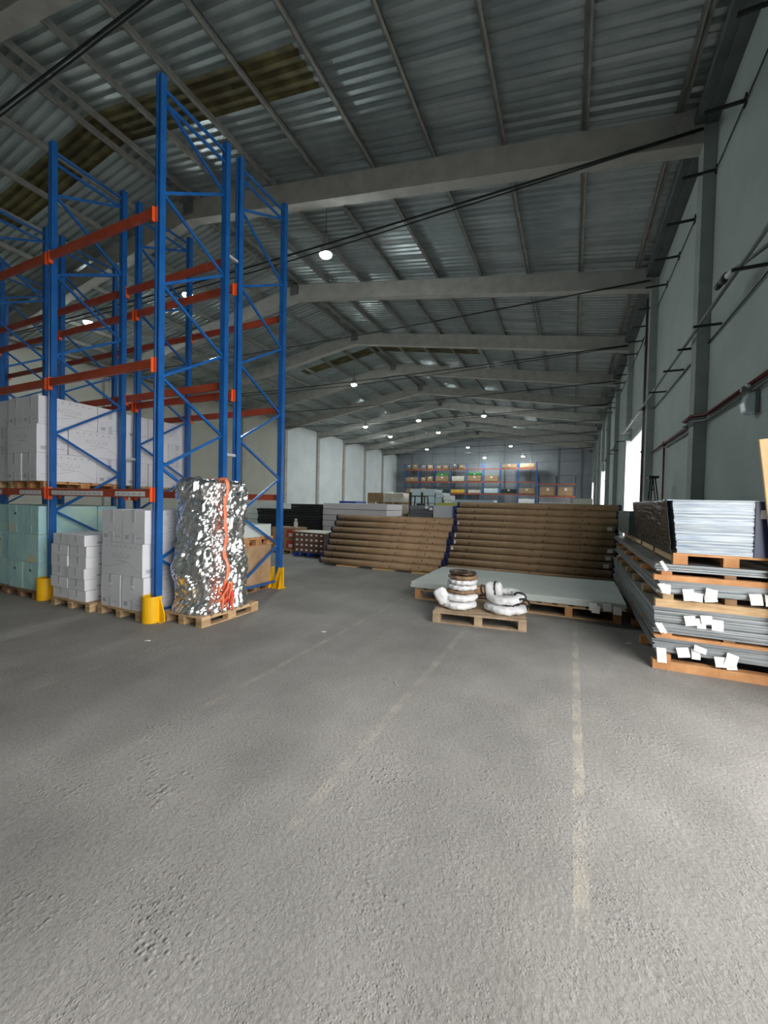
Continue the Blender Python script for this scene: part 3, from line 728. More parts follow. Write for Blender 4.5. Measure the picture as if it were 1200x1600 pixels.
# brown wrapped carton with a pallet and a grey box on it, in the rear rack
tag(B(-5.62, -5.0, 5.22, 5.93, .10, .80).build('wrapped_carton', M['wrap_brown'], bevel=.01), 'brown film-wrapped carton on the floor of the rear rack behind the foil', 'carton')
pallet('low wooden pallet under the brown film-wrapped carton', (-5.31, 5.58, 0), .62, .74, .1, 0, 'wood_dark')
pallet('orange wooden pallet lying on the brown film-wrapped carton', (-5.31, 5.58, .80), .66, .74, .15, 0, 'wood_or', boards=5)
tag(B(-5.60, -5.0, 5.24, 5.92, .95, 1.17).build('grey_panel_pack', M['green_board'], bevel=.005), 'flat grey pack on the orange pallet in the rear rack', 'pack')

# ---------------------------------------------------------------- foil-wrapped load on its pallet
pallet('pale wooden pallet under the foil-wrapped load', (-4.47, 4.11, 0), .72, 1.0, .13, 0, 'wood', boards=6)
def foil_mesh():
    nu, nv = 130, 104
    hx, hy, h = .30, .40, 1.70
    def sq(a):                                            # rounded rectangle outline
        c, s_ = math.cos(a), math.sin(a); p = 5.0
        r = (abs(c / hx) ** p + abs(s_ / hy) ** p) ** (-1 / p)
        return r * c, r * s_
    vs_ = []; fs = []
    for j in range(nv + 1):
        t = j / nv
        for i in range(nu):
            a = 2 * math.pi * i / nu; x, y = sq(a)
            if t < .86:
                k = t / .86; z = h * k; sc = 1.0
                # profile: waist, bulge and a flared hem
                sc = 1.0 + .10 * math.exp(-((k - .32) / .13) ** 2) - .05 * math.exp(-((k - .60) / .08) ** 2) + .12 * math.exp(-(k / .06) ** 2) - .05 * k
            else:
                k = (t - .86) / .14; z = h + .03 * math.sin(k * 1.57) ; sc = .95 * (1 - k) + .0
            vs_.append([x * sc, y * sc, z])
    for v in vs_:
        p = Vector(v)
        q = Vector((p.x * 3.2, p.y * 3.2, p.z * 2.0))
        w3 = Vector((noise.noise(q * .9), noise.noise(q * .9 + Vector((7, 3, 1))), noise.noise(q * .9 + Vector((2, 8, 5)))))
        q2 = Vector((q.x, q.y, q.z * .55)) + w3 * .8
        amp = .06 * (abs(noise.noise(q2 * 1.5 + Vector((4, 4, 9)))) - .2) + .065 * (abs(noise.noise(q2 * 3.2 + Vector((3, 1, 4)))) - .2) + .022 * (abs(noise.noise(Vector((q.x, q.y, q.z * .8)) * 7.5)) - .2) + .025 * noise.noise(q * .7)
        n = Vector((p.x, p.y, 0))
        if n.length > .05 and p.z < h * .995: n.normalize(); v[0] += n.x * amp; v[1] += n.y * amp; v[2] += .012 * noise.noise(q * 2.2)
        else: v[2] += amp * .8
        v[2] = max(v[2], .004)
    for j in range(nv):
        for i in range(nu): fs.append((j * nu + i, j * nu + (i + 1) % nu, (j + 1) * nu + (i + 1) % nu, (j + 1) * nu + i))
    return MB().add(vs_, fs).mesh('foil', False)
fo = tag(empty('foil_wrapped_load', (-4.44, 4.07, .13)), 'tall load wrapped in crumpled silver foil beside the end rack post', 'wrapped load')
put('foil', foil_mesh(), M['foil'], fo)
mb = MB(); n = 40
pts = []
for i in range(n + 1):
    z = 1.72 - (1.72 - .18) * i / n
    y = -.09 + .012 * math.sin(i * .7) - .02 * i / n; x = .335 + .02 * math.sin(i * .45) + .045 * math.exp(-((z / 1.7 - .32) / .15) ** 2)
    wd = .028 + .006 * math.sin(i * 1.3)
    pts.append(((x, y - wd, z), (x + .012, y, z), (x, y + wd, z), (x - .03, y, z)))
vs_ = [p for q in pts for p in q]; fs = []
for i in range(n):
    for k in range(4): fs.append((i * 4 + k, i * 4 + (k + 1) % 4, (i + 1) * 4 + (k + 1) % 4, (i + 1) * 4 + k))
mb.add(vs_, fs).build('strap', M['orange_strap'], fo)
MB().tube([(.33 - .3 * i / 8, -.09, 1.725 + .015 * math.sin(i)) for i in range(9)], .022, 6).build('strap', M['orange_strap'], fo)
for q in range(9):                                       # bunched strap ends near the floor
    a0 = random.uniform(-.09, .09); c = []
    for i in range(9):
        t = i / 8; c.append((.36 + .05 * math.sin(t * 3.1 + q) + .03 * random.random(), -.12 + a0 * (.4 + t) + .03 * math.sin(5 * t + q), .36 - .34 * t * (.6 + .05 * q) + .04 * math.sin(t * 6 + q)))
    MB().tube(c, .014 if q % 2 else .018, 5).build('strap_end', M['orange_strap' if q % 3 else 'red_mesh'], fo, True)

# ---------------------------------------------------------------- coils on a pallet
pallet('worn wooden pallet carrying the wrapped hose coils', (-1.14, 5.84, 0), 1.2, 1.0, .15, .13, 'wood_old', boards=7, bottom='x')
def coil_mesh(R, r, seed, flat=1.0, wob=.03):
    nu, nv = 56, 16; vs_ = []; fs = []
    for i in range(nu):
        a = 2 * math.pi * i / nu
        lump = .96 + .14 * noise.noise(Vector((math.cos(a) * 3.5, math.sin(a) * 3.5, seed))) - .10 * abs(noise.noise(Vector((math.cos(a) * 8, math.sin(a) * 8, seed + 4))))
        for k in range(nv):
            b = 2 * math.pi * k / nv
            rr = r * lump + wob * noise.noise(Vector((a * 5 + seed, math.cos(b) * 2, math.sin(b) * 2)))
            x = (R + rr * math.cos(b)) * math.cos(a); y = (R + rr * math.cos(b)) * math.sin(a)
            vs_.append((x, y, rr * flat * math.sin(b)))
    for i in range(nu):
        for k in range(nv): fs.append((i * nv + k, ((i + 1) % nu) * nv + k, ((i + 1) % nu) * nv + (k + 1) % nv, i * nv + (k + 1) % nv))
    return MB().add(vs_, fs).mesh('coil_ring', True)
def coil(lab, loc, R, r, mat, seed, tilt=(0, 0), flat=1.0, bands=(), bandmat='rubber'):
    e = tag(empty('wrapped_coil', loc), lab, 'coil', 'coils on the pallet'); e.rotation_euler = (tilt[0], tilt[1], seed)
    put('wrapping', coil_mesh(R, r, seed, flat), M[mat], e)
    for a in bands:
        p = []; 
        for k in range(13):
            b = 2 * math.pi * k / 12; rr = r * 1.08
            p.append(((R + rr * math.cos(b)) * math.cos(a), (R + rr * math.cos(b)) * math.sin(a), rr * flat * 1.05 * math.sin(b)))
        MB().tube(p, .018, 6, cap=False).build('band', M[bandmat], e, True)
    return e
cx, cy = -1.43, 5.68
coil('large white wrapped coil, lowest of the taller pile', (cx, cy, .205), .185, .075, 'wrap_white', 1.3, flat=.72)
coil('large white wrapped coil, second from below in the taller pile', (cx + .01, cy + .02, .31), .19, .072, 'wrap_white', 2.1, flat=.72, bands=(-.3,))
coil('brown-edged coil in the middle of the taller pile', (cx + .03, cy + .02, .385), .15, .06, 'wrap_kraft', 3.0, flat=.45)
coil('small white wrapped coil under the brown top coils', (cx + .04, cy + .02, .445), .15, .062, 'wrap_white', 4.4, flat=.6)
coil('upper white wrapped coil of the taller pile', (cx + .05, cy + .02, .52), .145, .06, 'wrap_white', 5.2, flat=.6)
coil('brown paper coil second from the top of the taller pile', (cx + .055, cy + .02, .583), .15, .055, 'wrap_kraft', 6.1, flat=.5)
coil('dark brown coil on the very top of the taller pile', (cx + .05, cy + .02, .64), .13, .06, 'wrap_dark', 7.7, (.02, .04), .5)
coil('large white wrapped coil at the base of the lower pile', (-.79, 5.74, .21), .205, .078, 'wrap_white', 8.8, flat=.72, bands=(-2.2,))
coil('tilted white wrapped coil leaning on the lower pile', (-.80, 5.79, .352), .19, .07, 'wrap_white', 9.9, (-.1, .12), .75, (2.6, -.4))
def bundle(lab, loc, rot, mat, L=.2, r=.1, scl=(1, 1, 1)):
    e = tag(empty('wrapped_bundle', loc), lab, 'bundle', 'bundles between the coils'); e.rotation_euler = rot; e.scale = scl
    mb = MB(); n = 18; m = 12; vs_ = []; fs = []
    for i in range(m + 1):
        t = i / m; prof = r * (1 - .32 * abs(2 * t - 1) ** 10)
        for k in range(n):
            a = 2 * math.pi * k / n; q = prof * (.98 + .22 * noise.noise(Vector((math.cos(a) * 2, math.sin(a) * 2, t * 3 + loc[0] * 9))) - .16 * abs(noise.noise(Vector((math.cos(a) * 4, math.sin(a) * 4, t * 6 + loc[0] * 5)))))
            vs_.append((q * math.cos(a), q * math.sin(a) , -L / 2 + L * t))
    for i in range(m):
        for k in range(n): fs.append((i * n + k, i * n + (k + 1) % n, (i + 1) * n + (k + 1) % n, (i + 1) * n + k))
    fs += [tuple(reversed(range(n))), tuple(range(m * n, m * n + n))]
    mb.add(vs_, fs).build('wrapping', M[mat], e, True)
    if scl[0] < 1.2: MB().tube([(math.cos(a) * r * .98, math.sin(a) * r * .98, .03) for a in [2 * math.pi * k / 14 for k in range(15)]], .012, 5, cap=False).build('band', M['rubber'], e, True)
    return e
bundle('brown-ended bundle lying between the two coil piles', (-1.145, 5.80, .40), (.1, 1.4, .12), 'wrap_kraft', .15, .078, (.9, 1, 1))
bundle('white taped sleeve lying on the lower coil pile', (-.955, 5.78, .43), (.1, 1.45, .05), 'wrap_white', .22, .115, (.95, .8, 1))
bundle('small white packet leaning on the taller coil pile', (-1.60, 5.45, .33), (.3, -.5, .3), 'wrap_white', .24, .075, (1.25, .5, 1))
bl2 = tag(MB().tube([(-.55 + .07 * math.sin(a) , 5.72 - .1 * math.cos(a), .30 + .075 * math.cos(a)) for a in [2 * math.pi * k / 24 for k in range(25)]], .014, 6).build('cable_loop', M['rubber'], None, True), 'loop of dark cable hanging at the end of the lower coil pile', 'cable')

# ---------------------------------------------------------------- long board pack on a wide pallet
def board_pallet(lab, x0, x1, y0, y1, h):
    e = tag(empty('wide_pallet', ((x0 + x1) / 2, y0, 0)), lab, 'pallet'); sx = x1 - x0; m = M['wood']
    for y in (0, (y1 - y0) / 2 - .05, y1 - y0 - .1):
        B(-sx / 2, sx / 2, y, y + .1, 0, .022).build('bottom_board', m, e); B(-sx / 2, sx / 2, y, y + .1, h - .045, h - .022).build('stringer', m, e)
        for f in (0, .25, .5, .585, .79, 1):
            x = -sx / 2 + .05 + f * (sx - .1); B(x - .05, x + .05, y, y + .1, .022, h - .045).build('block', M['wood_or'], e)
    nb = 14; bw = sx / nb * .7
    me = B(-bw / 2, bw / 2, 0, y1 - y0, 0, .022).mesh('deck_board')
    for i in range(nb): put('deck_board', me, m, e, loc=(-sx / 2 + bw / 2 + (sx - bw) * i / (nb - 1), 0, h - .022))
    return e
board_pallet('wide wooden pallet under the pale grey boards', -2.36, .66, 6.43, 8.1, .19)
def soft_sheet(x0, x1, y0, y1, z, t, seed, sag=.012):
    nx, ny = 24, 12; vs_ = []; fs = []
    for s in (0, 1):
        for j in range(ny + 1):
            for i in range(nx + 1):
                x = x0 + (x1 - x0) * i / nx; y = y0 + (y1 - y0) * j / ny
                dz = sag * noise.noise(Vector((x * .9, y * .9, seed))) 
                vs_.append((x, y, z + (t if s else 0) + dz))
    def I(s, i, j): return s * (nx + 1) * (ny + 1) + j * (nx + 1) + i
    for j in range(ny):
        for i in range(nx):
            fs.append((I(1, i, j), I(1, i + 1, j), I(1, i + 1, j + 1), I(1, i, j + 1))); fs.append((I(0, i, j), I(0, i, j + 1), I(0, i + 1, j + 1), I(0, i + 1, j)))
    for i in range(nx): fs.append((I(0, i, 0), I(0, i + 1, 0), I(1, i + 1, 0), I(1, i, 0))); fs.append((I(0, i, ny), I(1, i, ny), I(1, i + 1, ny), I(0, i + 1, ny)))
    for j in range(ny): fs.append((I(0, 0, j), I(1, 0, j), I(1, 0, j + 1), I(0, 0, j + 1))); fs.append((I(0, nx, j), I(0, nx, j + 1), I(1, nx, j + 1), I(1, nx, j)))
    return MB().add(vs_, fs)
bp_ = tag(empty('board_pack', (0, 0, 0)), 'low pack of pale grey-green boards on the wide pallet', 'board pack')
for i in range(5):
    j = random.uniform(-.012, .012)
    soft_sheet(-2.42 + j, .70 + j, 6.38 + random.uniform(-.012, .012), 8.2, .203 + i * .019, .018, 3.3, .016).build('board', M['green_board'], bp_)
def tagpaper(parent, x, y, z, w_, h_, tilt, nx=-1):
    """curled paper tag on a front face"""
    mb = MB(); n = 5; vs_ = []; c, s = math.cos(tilt), math.sin(tilt)
    for j in range(n + 1):
        v = -h_ * j / n
        for u in (-w_ / 2, w_ / 2): vs_.append((x + u * c - v * s, y - .012 - .03 * math.sin(1.6 * j / n + u * 3), z + u * s + v * c))
    mb.add(vs_, [(2 * j, 2 * j + 1, 2 * j + 3, 2 * j + 2) for j in range(n)])
    return mb.build('paper_tag', M['paper_white'], parent)
for (x, z, t) in ((.30, .27, .05), (.34, .24, -.06), (.47, .285, .1), (.60, .25, -.04)):
    tagpaper(bp_, x, 6.36, z, .1, .10, t)

# ---------------------------------------------------------------- kraft paper rolls
def roll_parts(L, r):
    a = MB().tube([(-L / 2 + .03, 0, 0), (L / 2 - .03, 0, 0)], r, 20).mesh('paper_wrap', False)
    for p in a.polygons: p.use_smooth = len(p.vertices) == 4
    b = MB().tube([(-.02, 0, 0), (.0, 0, 0), (.045, 0, 0)], [r * .8, r * 1.02, r * 1.02], 20).mesh('end_cap')
    return a, b
def roll_pile(n, x0, x1, dx, y0, dy, z0, d, names, where, rz=0, skew=None, labels=()):
    r = d / 2; L = x1 - x0; a, b = roll_parts(L, r * .975)
    lab_me = MB().prism([(0, 0), (.10, 0), (.10, .08), (0, .08)], 'y', -.0015, 0).mesh('label')
    for i in range(n):
        for back in (0, 1):
            if back and i == n - 1: continue
            e = empty('paper_roll', ((x0 + x1) / 2 + dx * i + (random.uniform(-.03, .03)), y0 + dy * i + back * d * 1.03, z0 + r + i * math.sqrt(d * d - dy * dy)), rz + (skew[i] if skew else 0))
            if back: tag(e, 'brown paper roll hidden behind the front face of the %s' % where, 'roll', 'back rolls of the ' + where)
            else: tag(e, 'brown paper roll, %s from the floor in the %s' % (names[i], where), 'roll', 'front rolls of the ' + where)
            put('paper_wrap', a, M['roll'], e)
            put('end_cap', b, M['navy'], e, loc=(-L / 2, 0, 0)); put('end_cap', b, M['navy'], e, loc=(L / 2, 0, 0), rot=(0, 0, math.pi))
            if not back:
                for (k, s) in labels:
                    if k == i: put('label', lab_me, M['paper_white'], e, loc=((-L / 2 + .08) if s < 0 else L / 2 - .2, -r * 1.0, -.03))
ORD = ['first', 'second', 'third', 'fourth', 'fifth', 'sixth', 'seventh', 'eighth', 'ninth', 'tenth', 'eleventh', 'twelfth']
roll_pile(8, -5.78, -2.62, .025, 8.82, .068, .03, .168, ORD, 'lower roll pile', .02)
for i, x in enumerate((-5.3, -4.3, -3.3)):
    tag(B(x, x + .55, 8.72, 9.5, 0, .03).build('timber_batten', M['wood_pale']), '%s pale batten under the lower roll pile, counted from the rack' % ('first', 'second', 'third')[i], 'batten', 'battens under the lower roll pile')
roll_pile(11, -2.78, .82, .012, 9.42, .085, .0, .172, ORD, 'higher roll pile', 0, [-.002, .003, .006, .008, .006, .003, 0, .002, 0, .002, 0],
          ((3, -1), (4, -1), (5, -1), (7, -1), (2, 1), (3, 1), (7, 1), (4, 1)))

def sheet_stack(lab, x0, x1, y0, y1, z0, z1, n, mat, name='sheet_stack', cat='sheet stack', jit=.03, piece='sheet'):
    e = tag(empty(name, ((x0 + x1) / 2, y0, z0)), lab, cat)
    hx = (x1 - x0) / 2; t = (z1 - z0) / n
    for i in range(n):
        j = random.uniform(-jit, jit)
        B(-hx + j, hx + j, random.uniform(-jit, 0), y1 - y0, i * t, (i + 1) * t - t * .08).build(piece, M[mat], e)
    return e
# ---------------------------------------------------------------- steel sheet stack by the wall
SX0, SX1, SY0, SY1 = .79, 2.02, 4.90, 9.3
GS = 'packs in the steel stack'
def steel_pack(lab, z0, z1, n, dx=0, tags=(), dy=0):
    e = tag(empty('steel_sheet_pack', (0, 0, z0)), lab, 'steel pack', GS)
    t = (z1 - z0) / n
    for i in range(n):
        jx, jy = random.uniform(-.02, .02), random.uniform(-.03, .02)
        B(SX0 + dx + jx, SX1 + dx + jx, SY0 + dy + jy, SY1 + jy, i * t, (i + 1) * t - .002).build('steel_sheet', M['steel_sheet'], e)
    for (x, z, w_, h_, t_) in tags: tagpaper(e, x, SY0 + dy - .03, z - z0, w_, h_, t_)
    return e
skid('timber skid on the floor under the steel stack', (SX0 - .01, SY0 - .06, 0), 1.26, 4.0, .15)
steel_pack('lowest pack of galvanised steel sheets in the stack by the wall', .152, .305, 8, tags=((.85, .21, .08, .14, .05), (1.02, .24, .1, .09, .2), (1.13, .24, .07, .09, 0), (1.17, .27, .1, .05, -.3), (1.33, .20, .11, .09, .1), (1.42, .24, .09, .11, -.3), (1.40, .16, .08, .06, .15)))
skid('thin timber skid between the lowest and second steel packs', (SX0, SY0 - .03, .307), 1.24, 4.0, .05)
steel_pack('second pack of galvanised steel sheets from the floor', .359, .615, 13, tags=((1.07, .56, .09, .09, .15), (1.16, .545, .07, .09, .05), (1.2, .58, .09, .08, .1), (1.29, .55, .09, .1, -.03)))
skid('timber skid between the second and third steel packs', (SX0, SY0 - .03, .617), 1.24, 4.0, .135, 'wood')
steel_pack('third pack of galvanised steel sheets from the floor', .754, .885, 7, .02, tags=((.87, .85, .08, .09, -.05), (1.05, .82, .09, .11, .1), (1.13, .79, .08, .08, -.1), (1.22, .80, .1, .08, .15), (1.24, .84, .09, .09, -.2), (1.56, .83, .09, .1, .1), (1.66, .83, .06, .1, 0)))
skid('timber skid between the third and top steel packs', (SX0 - .02, SY0 - .03, .887), 1.26, 4.0, .09, 'wood_or')
steel_pack('thin top pack of galvanised steel sheets under the wrapped stack', .979, 1.05, 4, 0)
tg = bpy.data.objects['steel_sheet_pack.003']
for i in range(5): tagpaper(bpy.data.objects['steel_sheet_pack.00%d' % (i % 3 + 1)], .80 + .01 * i, 4.86, .10, .03, .1, .5)
# wrapped pack of blue-filmed sheets on an orange pallet
pb = tag(empty('orange_pallet', (.93, 4.9, 1.052)), 'orange timber pallet under the wrapped blue sheets', 'pallet')
for y in (0, 1.0, 2.0, 3.0, 4.1):
    B(0, .95, y, y + .1, .088, .112).build('deck_board', M['wood_or'], pb)
    for x in (0, .40, .83): B(x, x + .12, y, y + .1, 0, .088).build('block', M['wood_or'], pb)
for y in (.35, .65, 1.35, 1.65, 2.35, 2.65, 3.35, 3.7): B(0, .95, y, y + .14, .09, .112).build('deck_board', M['wood_or'], pb)
for x in (.0, .43, .87): B(x, x + .08, .1, 4.1, .02, .086).build('runner', M['wood_pale'], pb)
bs = tag(empty('wrapped_sheet_stack', (.93, 4.9, 1.166)), 'blue sheets stacked high in black and clear stretch film by the wall', 'sheet stack')
nS = 34; hS = .52; LB = 2.5
for i in range(nS):
    t = hS / nS; lean = .055 * i / nS
    jx = random.uniform(-.004, .004); jy = random.uniform(-.008, .006)
    B(.03 - lean + jx, .80 + jx, .0 + jy, LB + jy, i * t, (i + 1) * t - .0008).build('blue_sheet', M['film_blue'], bs)
B(-.07, .82, -.015, LB - .02, hS, hS + .006).build('top_board', M['ice'], bs)
def film_side():
    nx, nz = 60, 18; vs_ = []
    for i in range(nx + 1):
        for j in range(nz + 1):
            y = -.015 + LB * i / nx; z = -.02 + (hS + .03) * j / nz
            x = .0 - .06 * j / nz - .018 + .010 * noise.noise(Vector((y * 3, z * 16, 2))) + .006 * noise.noise(Vector((y * 9, z * 40, 7)))
            vs_.append((x, y, z))
    return MB().add(vs_, [(i * (nz + 1) + j, (i + 1) * (nz + 1) + j, (i + 1) * (nz + 1) + j + 1, i * (nz + 1) + j + 1) for i in range(nx) for j in range(nz)])
o = film_side().build('film_wrap', M['film_black'], bs, True)
so = o.modifiers.new('thick', 'SOLIDIFY'); so.thickness = .004
B(.62, .72, -.017, -.012, .0, hS).build('film_band', M['strap_navy'], bs)
B(.70, .80, -.016, -.0115, .06, hS - .02).build('film_band', M['film_blue'], bs)
B(.655, .735, -.0195, -.0165, .36, .44).build('label', M['label'], bs)
sheet_stack('grey-green pack of sheets behind the black film wrap on the steel stack', .83, 1.75, 7.52, 9.2, 1.165, 1.55, 9, 'pack_green', 'sheet_pack', 'sheet pack', .008)
pk = MB().bar((1.855, 4.77, .0), (1.605, 4.835, 2.26), .15, .03, (0, 1, 0))
tag(pk.build('pine_plank', M['wood_pale'], bevel=.004), 'pale pine plank standing upright against the front of the steel stack', 'plank')

# ---------------------------------------------------------------- middle distance
pallet('blue-stained pallet under the brown tile boxes', (-6.8, 10.1, 0), 1.05, .9, .12, .0, 'crate_blue', name='plastic_pallet')
bx = tag(empty('tile_box_block', (-6.8, 9.68, .12)), 'pallet of brown boxes with rows of white labels under a cream sheet', 'box load')
k = 0
for r_ in range(4):
    for c_ in range(6):
        b = B(-.5 + c_ * .167, -.5 + (c_ + 1) * .167 - .004, 0, .85, r_ * .145, r_ * .145 + .14).build('tile_box', M['clay'], bx)
        B(-.5 + c_ * .167 + .045, -.5 + c_ * .167 + .115, -.004, 0, r_ * .145 + .05, r_ * .145 + .1).build('label', M['label'], b)
soft_sheet(-.56, .56, -.04, .9, .585, .008, 8, .05).build('cover_sheet', M['cream'], bx)
pallet('wooden pallet under the red-printed brown cartons', (-8.05, 10.4, 0), .95, .9, .12, 0, 'wood')
for i in range(2):
    for j in range(2):
        e = tag(empty('brown_carton', (-8.28 + i * .46, 10.1, .122 + j * .33)), 'brown carton with %s print, %s, beside the tile boxes' % (('plain', 'red')[i], ('lower', 'upper')[j]), 'carton', 'brown cartons by the rack')
        B(-.22, .22, 0, .6, 0, .325).build('body', M['brown_carton'], e)
        if i: B(-.12, .16, -.004, 0, .03, .27).build('red_print', M['label_red'], e); B(-.02, .12, -.007, -.004, .06, .16).build('label', M['label'], e)
tg2 = tag(empty('hanging_notice', (-7.75, 10.3, .782)), 'small pinkish paper notice standing above the red-printed carton', 'notice')
B(-.06, .08, 0, .01, 0, .18).build('sheet', M['label'], tg2); B(-.03, .05, 0, .012, .2, .27).build('sheet', M['paper_white'], tg2)
B(-.005, .005, .01, .02, -.004, .27).build('stick', M['wood'], tg2)

def base_pallet(lab, x0, x1, y0, y1, h=.14): return pallet(lab, ((x0 + x1) / 2, (y0 + y1) / 2, 0), x1 - x0, y1 - y0, h, 0, 'wood_dark', 'pallets in the middle of the hall')
base_pallet('pallet under the lower black sheet stack', -10.8, -9.3, 12.1, 13.2)
sheet_stack('lower stack of black foam sheets behind the end rack', -10.88, -9.31, 12.1, 13.3, .142, 1.29, 12, 'black_board')
base_pallet('pallet under the taller black sheet stack', -9.2, -8.0, 12.0, 13.1)
sheet_stack('taller stack of black foam sheets beside the white sheets', -9.24, -8.0, 12.0, 13.2, .142, 1.50, 14, 'black_board')
base_pallet('pallet under the long white sheet stack', -7.9, -5.5, 12.1, 13.3)
sheet_stack('long stack of white sheets behind the lower roll pile', -7.93, -5.48, 12.1, 13.4, .142, 1.56, 7, 'white_board', jit=.01)
tag(B(-7.4, -6.75, 12.3, 13.1, 1.562, 1.63).build('blue_tray', M['crate_blue']), 'flat blue tray lying on the long white sheet stack', 'tray')
sheet_stack('grey sheet stack farther behind the lower black stack', -13.6, -11.9, 14.5, 15.8, .0, 1.5, 6, 'green_board')
sheet_stack('stack of dark grey sheets beside the white block, mid hall', -6.17, -5.17, 16.0, 17.2, 0, 1.53, 9, 'grey_board')
sheet_stack('tall block of white sheets behind the gap between the roll piles', -5.12, -4.25, 15.9, 17.2, 0, 1.57, 3, 'white_board', jit=.004)
for (x, z) in ((-5.40, 1.50), (-5.22, 1.44)):
    tagpaper([o for o in bpy.data.objects if o.get('label') == 'stack of dark grey sheets beside the white block, mid hall'][0], x + 5.645, -.03, z, .14, .1, .05)
# film-wrapped cartons on pallets
def wrapped_tower(x, y, lab, mats, sx=1.5, hs=(.75, .72, .72)):
    z = 0
    for i, h in enumerate(hs):
        pallet('pallet %s, %s' % (lab, ('at floor level', 'in the middle', 'near the top')[i]), (x, y + .5, z), sx, 1.0, .13, 0, 'wood', 'pallets of the wrapped towers'); z += .13
        tag(B(x - sx / 2, x + sx / 2, y, y + 1.0, z + .002, z + h).build('wrapped_carton', M[mats[i]], bevel=.02), 'film-wrapped carton %s, %s' % (lab, ('at floor level', 'in the middle', 'on top')[i]), 'carton', 'wrapped towers'); z += h + .002
wrapped_tower(-12.35, 25.6, 'of the brown tower', ('cream_carton', 'cream_carton', 'brown_carton'), 1.5, (.66, .62, .62))
wrapped_tower(-10.7, 24.6, 'of the shiny tower', ('wrap_brown', 'cream_carton', 'cream_carton'), 1.45, (.64, .62, .62))

# forklift between the stacks
fk = tag(empty('forklift', (-8.9, 24.2, 0), .15), 'small forklift with a dark overhead guard, half hidden behind grey sheets', 'forklift')
MB().prism([(-.55, .25), (.55, .25), (.55, .75), (.45, .95), (-.45, .95), (-.55, .75)], 'y', 0, 1.5).build('body', M['lime'], fk, bevel=.04)
MB().prism([(-.55, .2), (.55, .2), (.55, 1.05), (.4, 1.15), (-.4, 1.15), (-.55, 1.05)], 'y', 1.5, 2.1).build('counterweight', M['rubber'], fk, bevel=.05)
for sx in (-1, 1):
    MB().bar((sx * .5, .15, .9), (sx * .42, .35, 2.05), .07, .07).build('guard_post', M['rubber'], fk)
    MB().bar((sx * .5, 1.6, 1.0), (sx * .42, 1.5, 2.05), .07, .07).build('guard_post', M['rubber'], fk)
    B(sx * .36 - .06, sx * .36 + .06, -.25, -.1, .1, 2.3).build('mast', M['dark_steel'], fk)
    B(sx * .28 - .05, sx * .28 + .05, -1.3, -.25, .08, .12).build('fork', M['dark_steel'], fk)
    for yy in (.2, 1.7):
        MB().tube([(sx * .5 - .1, yy, .28), (sx * .5 + .1, yy, .28)], .28, 16).build('wheel', M['rubber'], fk)
gb = MB()
for i in range(6): gb.box(-.45, .45, .35 + .22 * i, .39 + .22 * i, 2.05, 2.1)
gb.box(-.47, -.42, .3, 1.52, 2.03, 2.1); gb.box(.42, .47, .3, 1.52, 2.03, 2.1); gb.build('overhead_guard', M['rubber'], fk)
B(-.28, .28, .8, 1.3, .95, 1.1).build('seat', M['rubber'], fk, bevel=.03); B(-.28, .28, 1.28, 1.4, 1.05, 1.6).build('seat_back', M['rubber'], fk, bevel=.03)
MB().tube([(0, .35, 1.0), (0, .5, 1.4)], .025, 8).build('steering_column', M['rubber'], fk)

def simple(name, lab, cat, x0, x1, y0, y1, z0, z1, n, mat, piece='panel', jit=.01, grp=None):
    e = sheet_stack(lab, x0, x1, y0, y1, z0, z1, n, mat, name, cat, jit, piece)
    if grp: e['group'] = grp
    return e
simple('panel_stack', 'big bundle of pale blue-white panels behind the forklift', 'panel stack', -11.6, -9.6, 30, 32, 0, 2.78, 5, 'ice')
simple('panel_stack', 'stepped middle bundle of pale panels behind the forklift', 'panel stack', -9.5, -8.98, 30, 32, 0, 2.5, 6, 'ice', jit=.04)
simple('panel_stack', 'lowest stepped bundle of pale panels behind the forklift', 'panel stack', -8.86, -8.3, 30, 31.2, 0, 2.3, 6, 'white_paint', jit=.05)
simple('panel_stack', 'flat lime-edged panels beside the forklift', 'panel stack', -8.5, -7.1, 27, 28, 0, 1.72, 6, 'lime')
simple('panel_stack', 'wide light blue panels above the blue crates', 'panel stack', -8.6, -5.4, 31.5, 33, 0, 2.0, 6, 'ice')
simple('plastic_bin', 'long bright blue bin behind the higher roll pile', 'bin', -6.97, -4.05, 29.5, 31, 0, 1.76, 4, 'crate_blue')
simple('plastic_bin', 'blue bin standing at the end of the higher roll pile', 'bin', -4.2, -3.55, 15.5, 16.3, 0, 1.58, 3, 'crate_blue')
simple('plastic_bin', 'indigo bin beside the long blue bin', 'bin', -3.88, -2.36, 30, 31, 0, 1.82, 4, 'purple')
simple('panel_stack', 'white panel stack beside the indigo bin', 'panel stack', -2.1, -.5, 30, 31, 0, 1.95, 3, 'white_board')
simple('panel_stack', 'cream panel stack next to the far loading door', 'panel stack', .02, 1.2, 30, 31.5, 0, 2.2, 5, 'cream')
simple('dark_crate', 'dark covered crate between the white and cream panels', 'crate', -1.7, -.2, 40, 41.5, 0, 2.55, 2, 'grey_board')

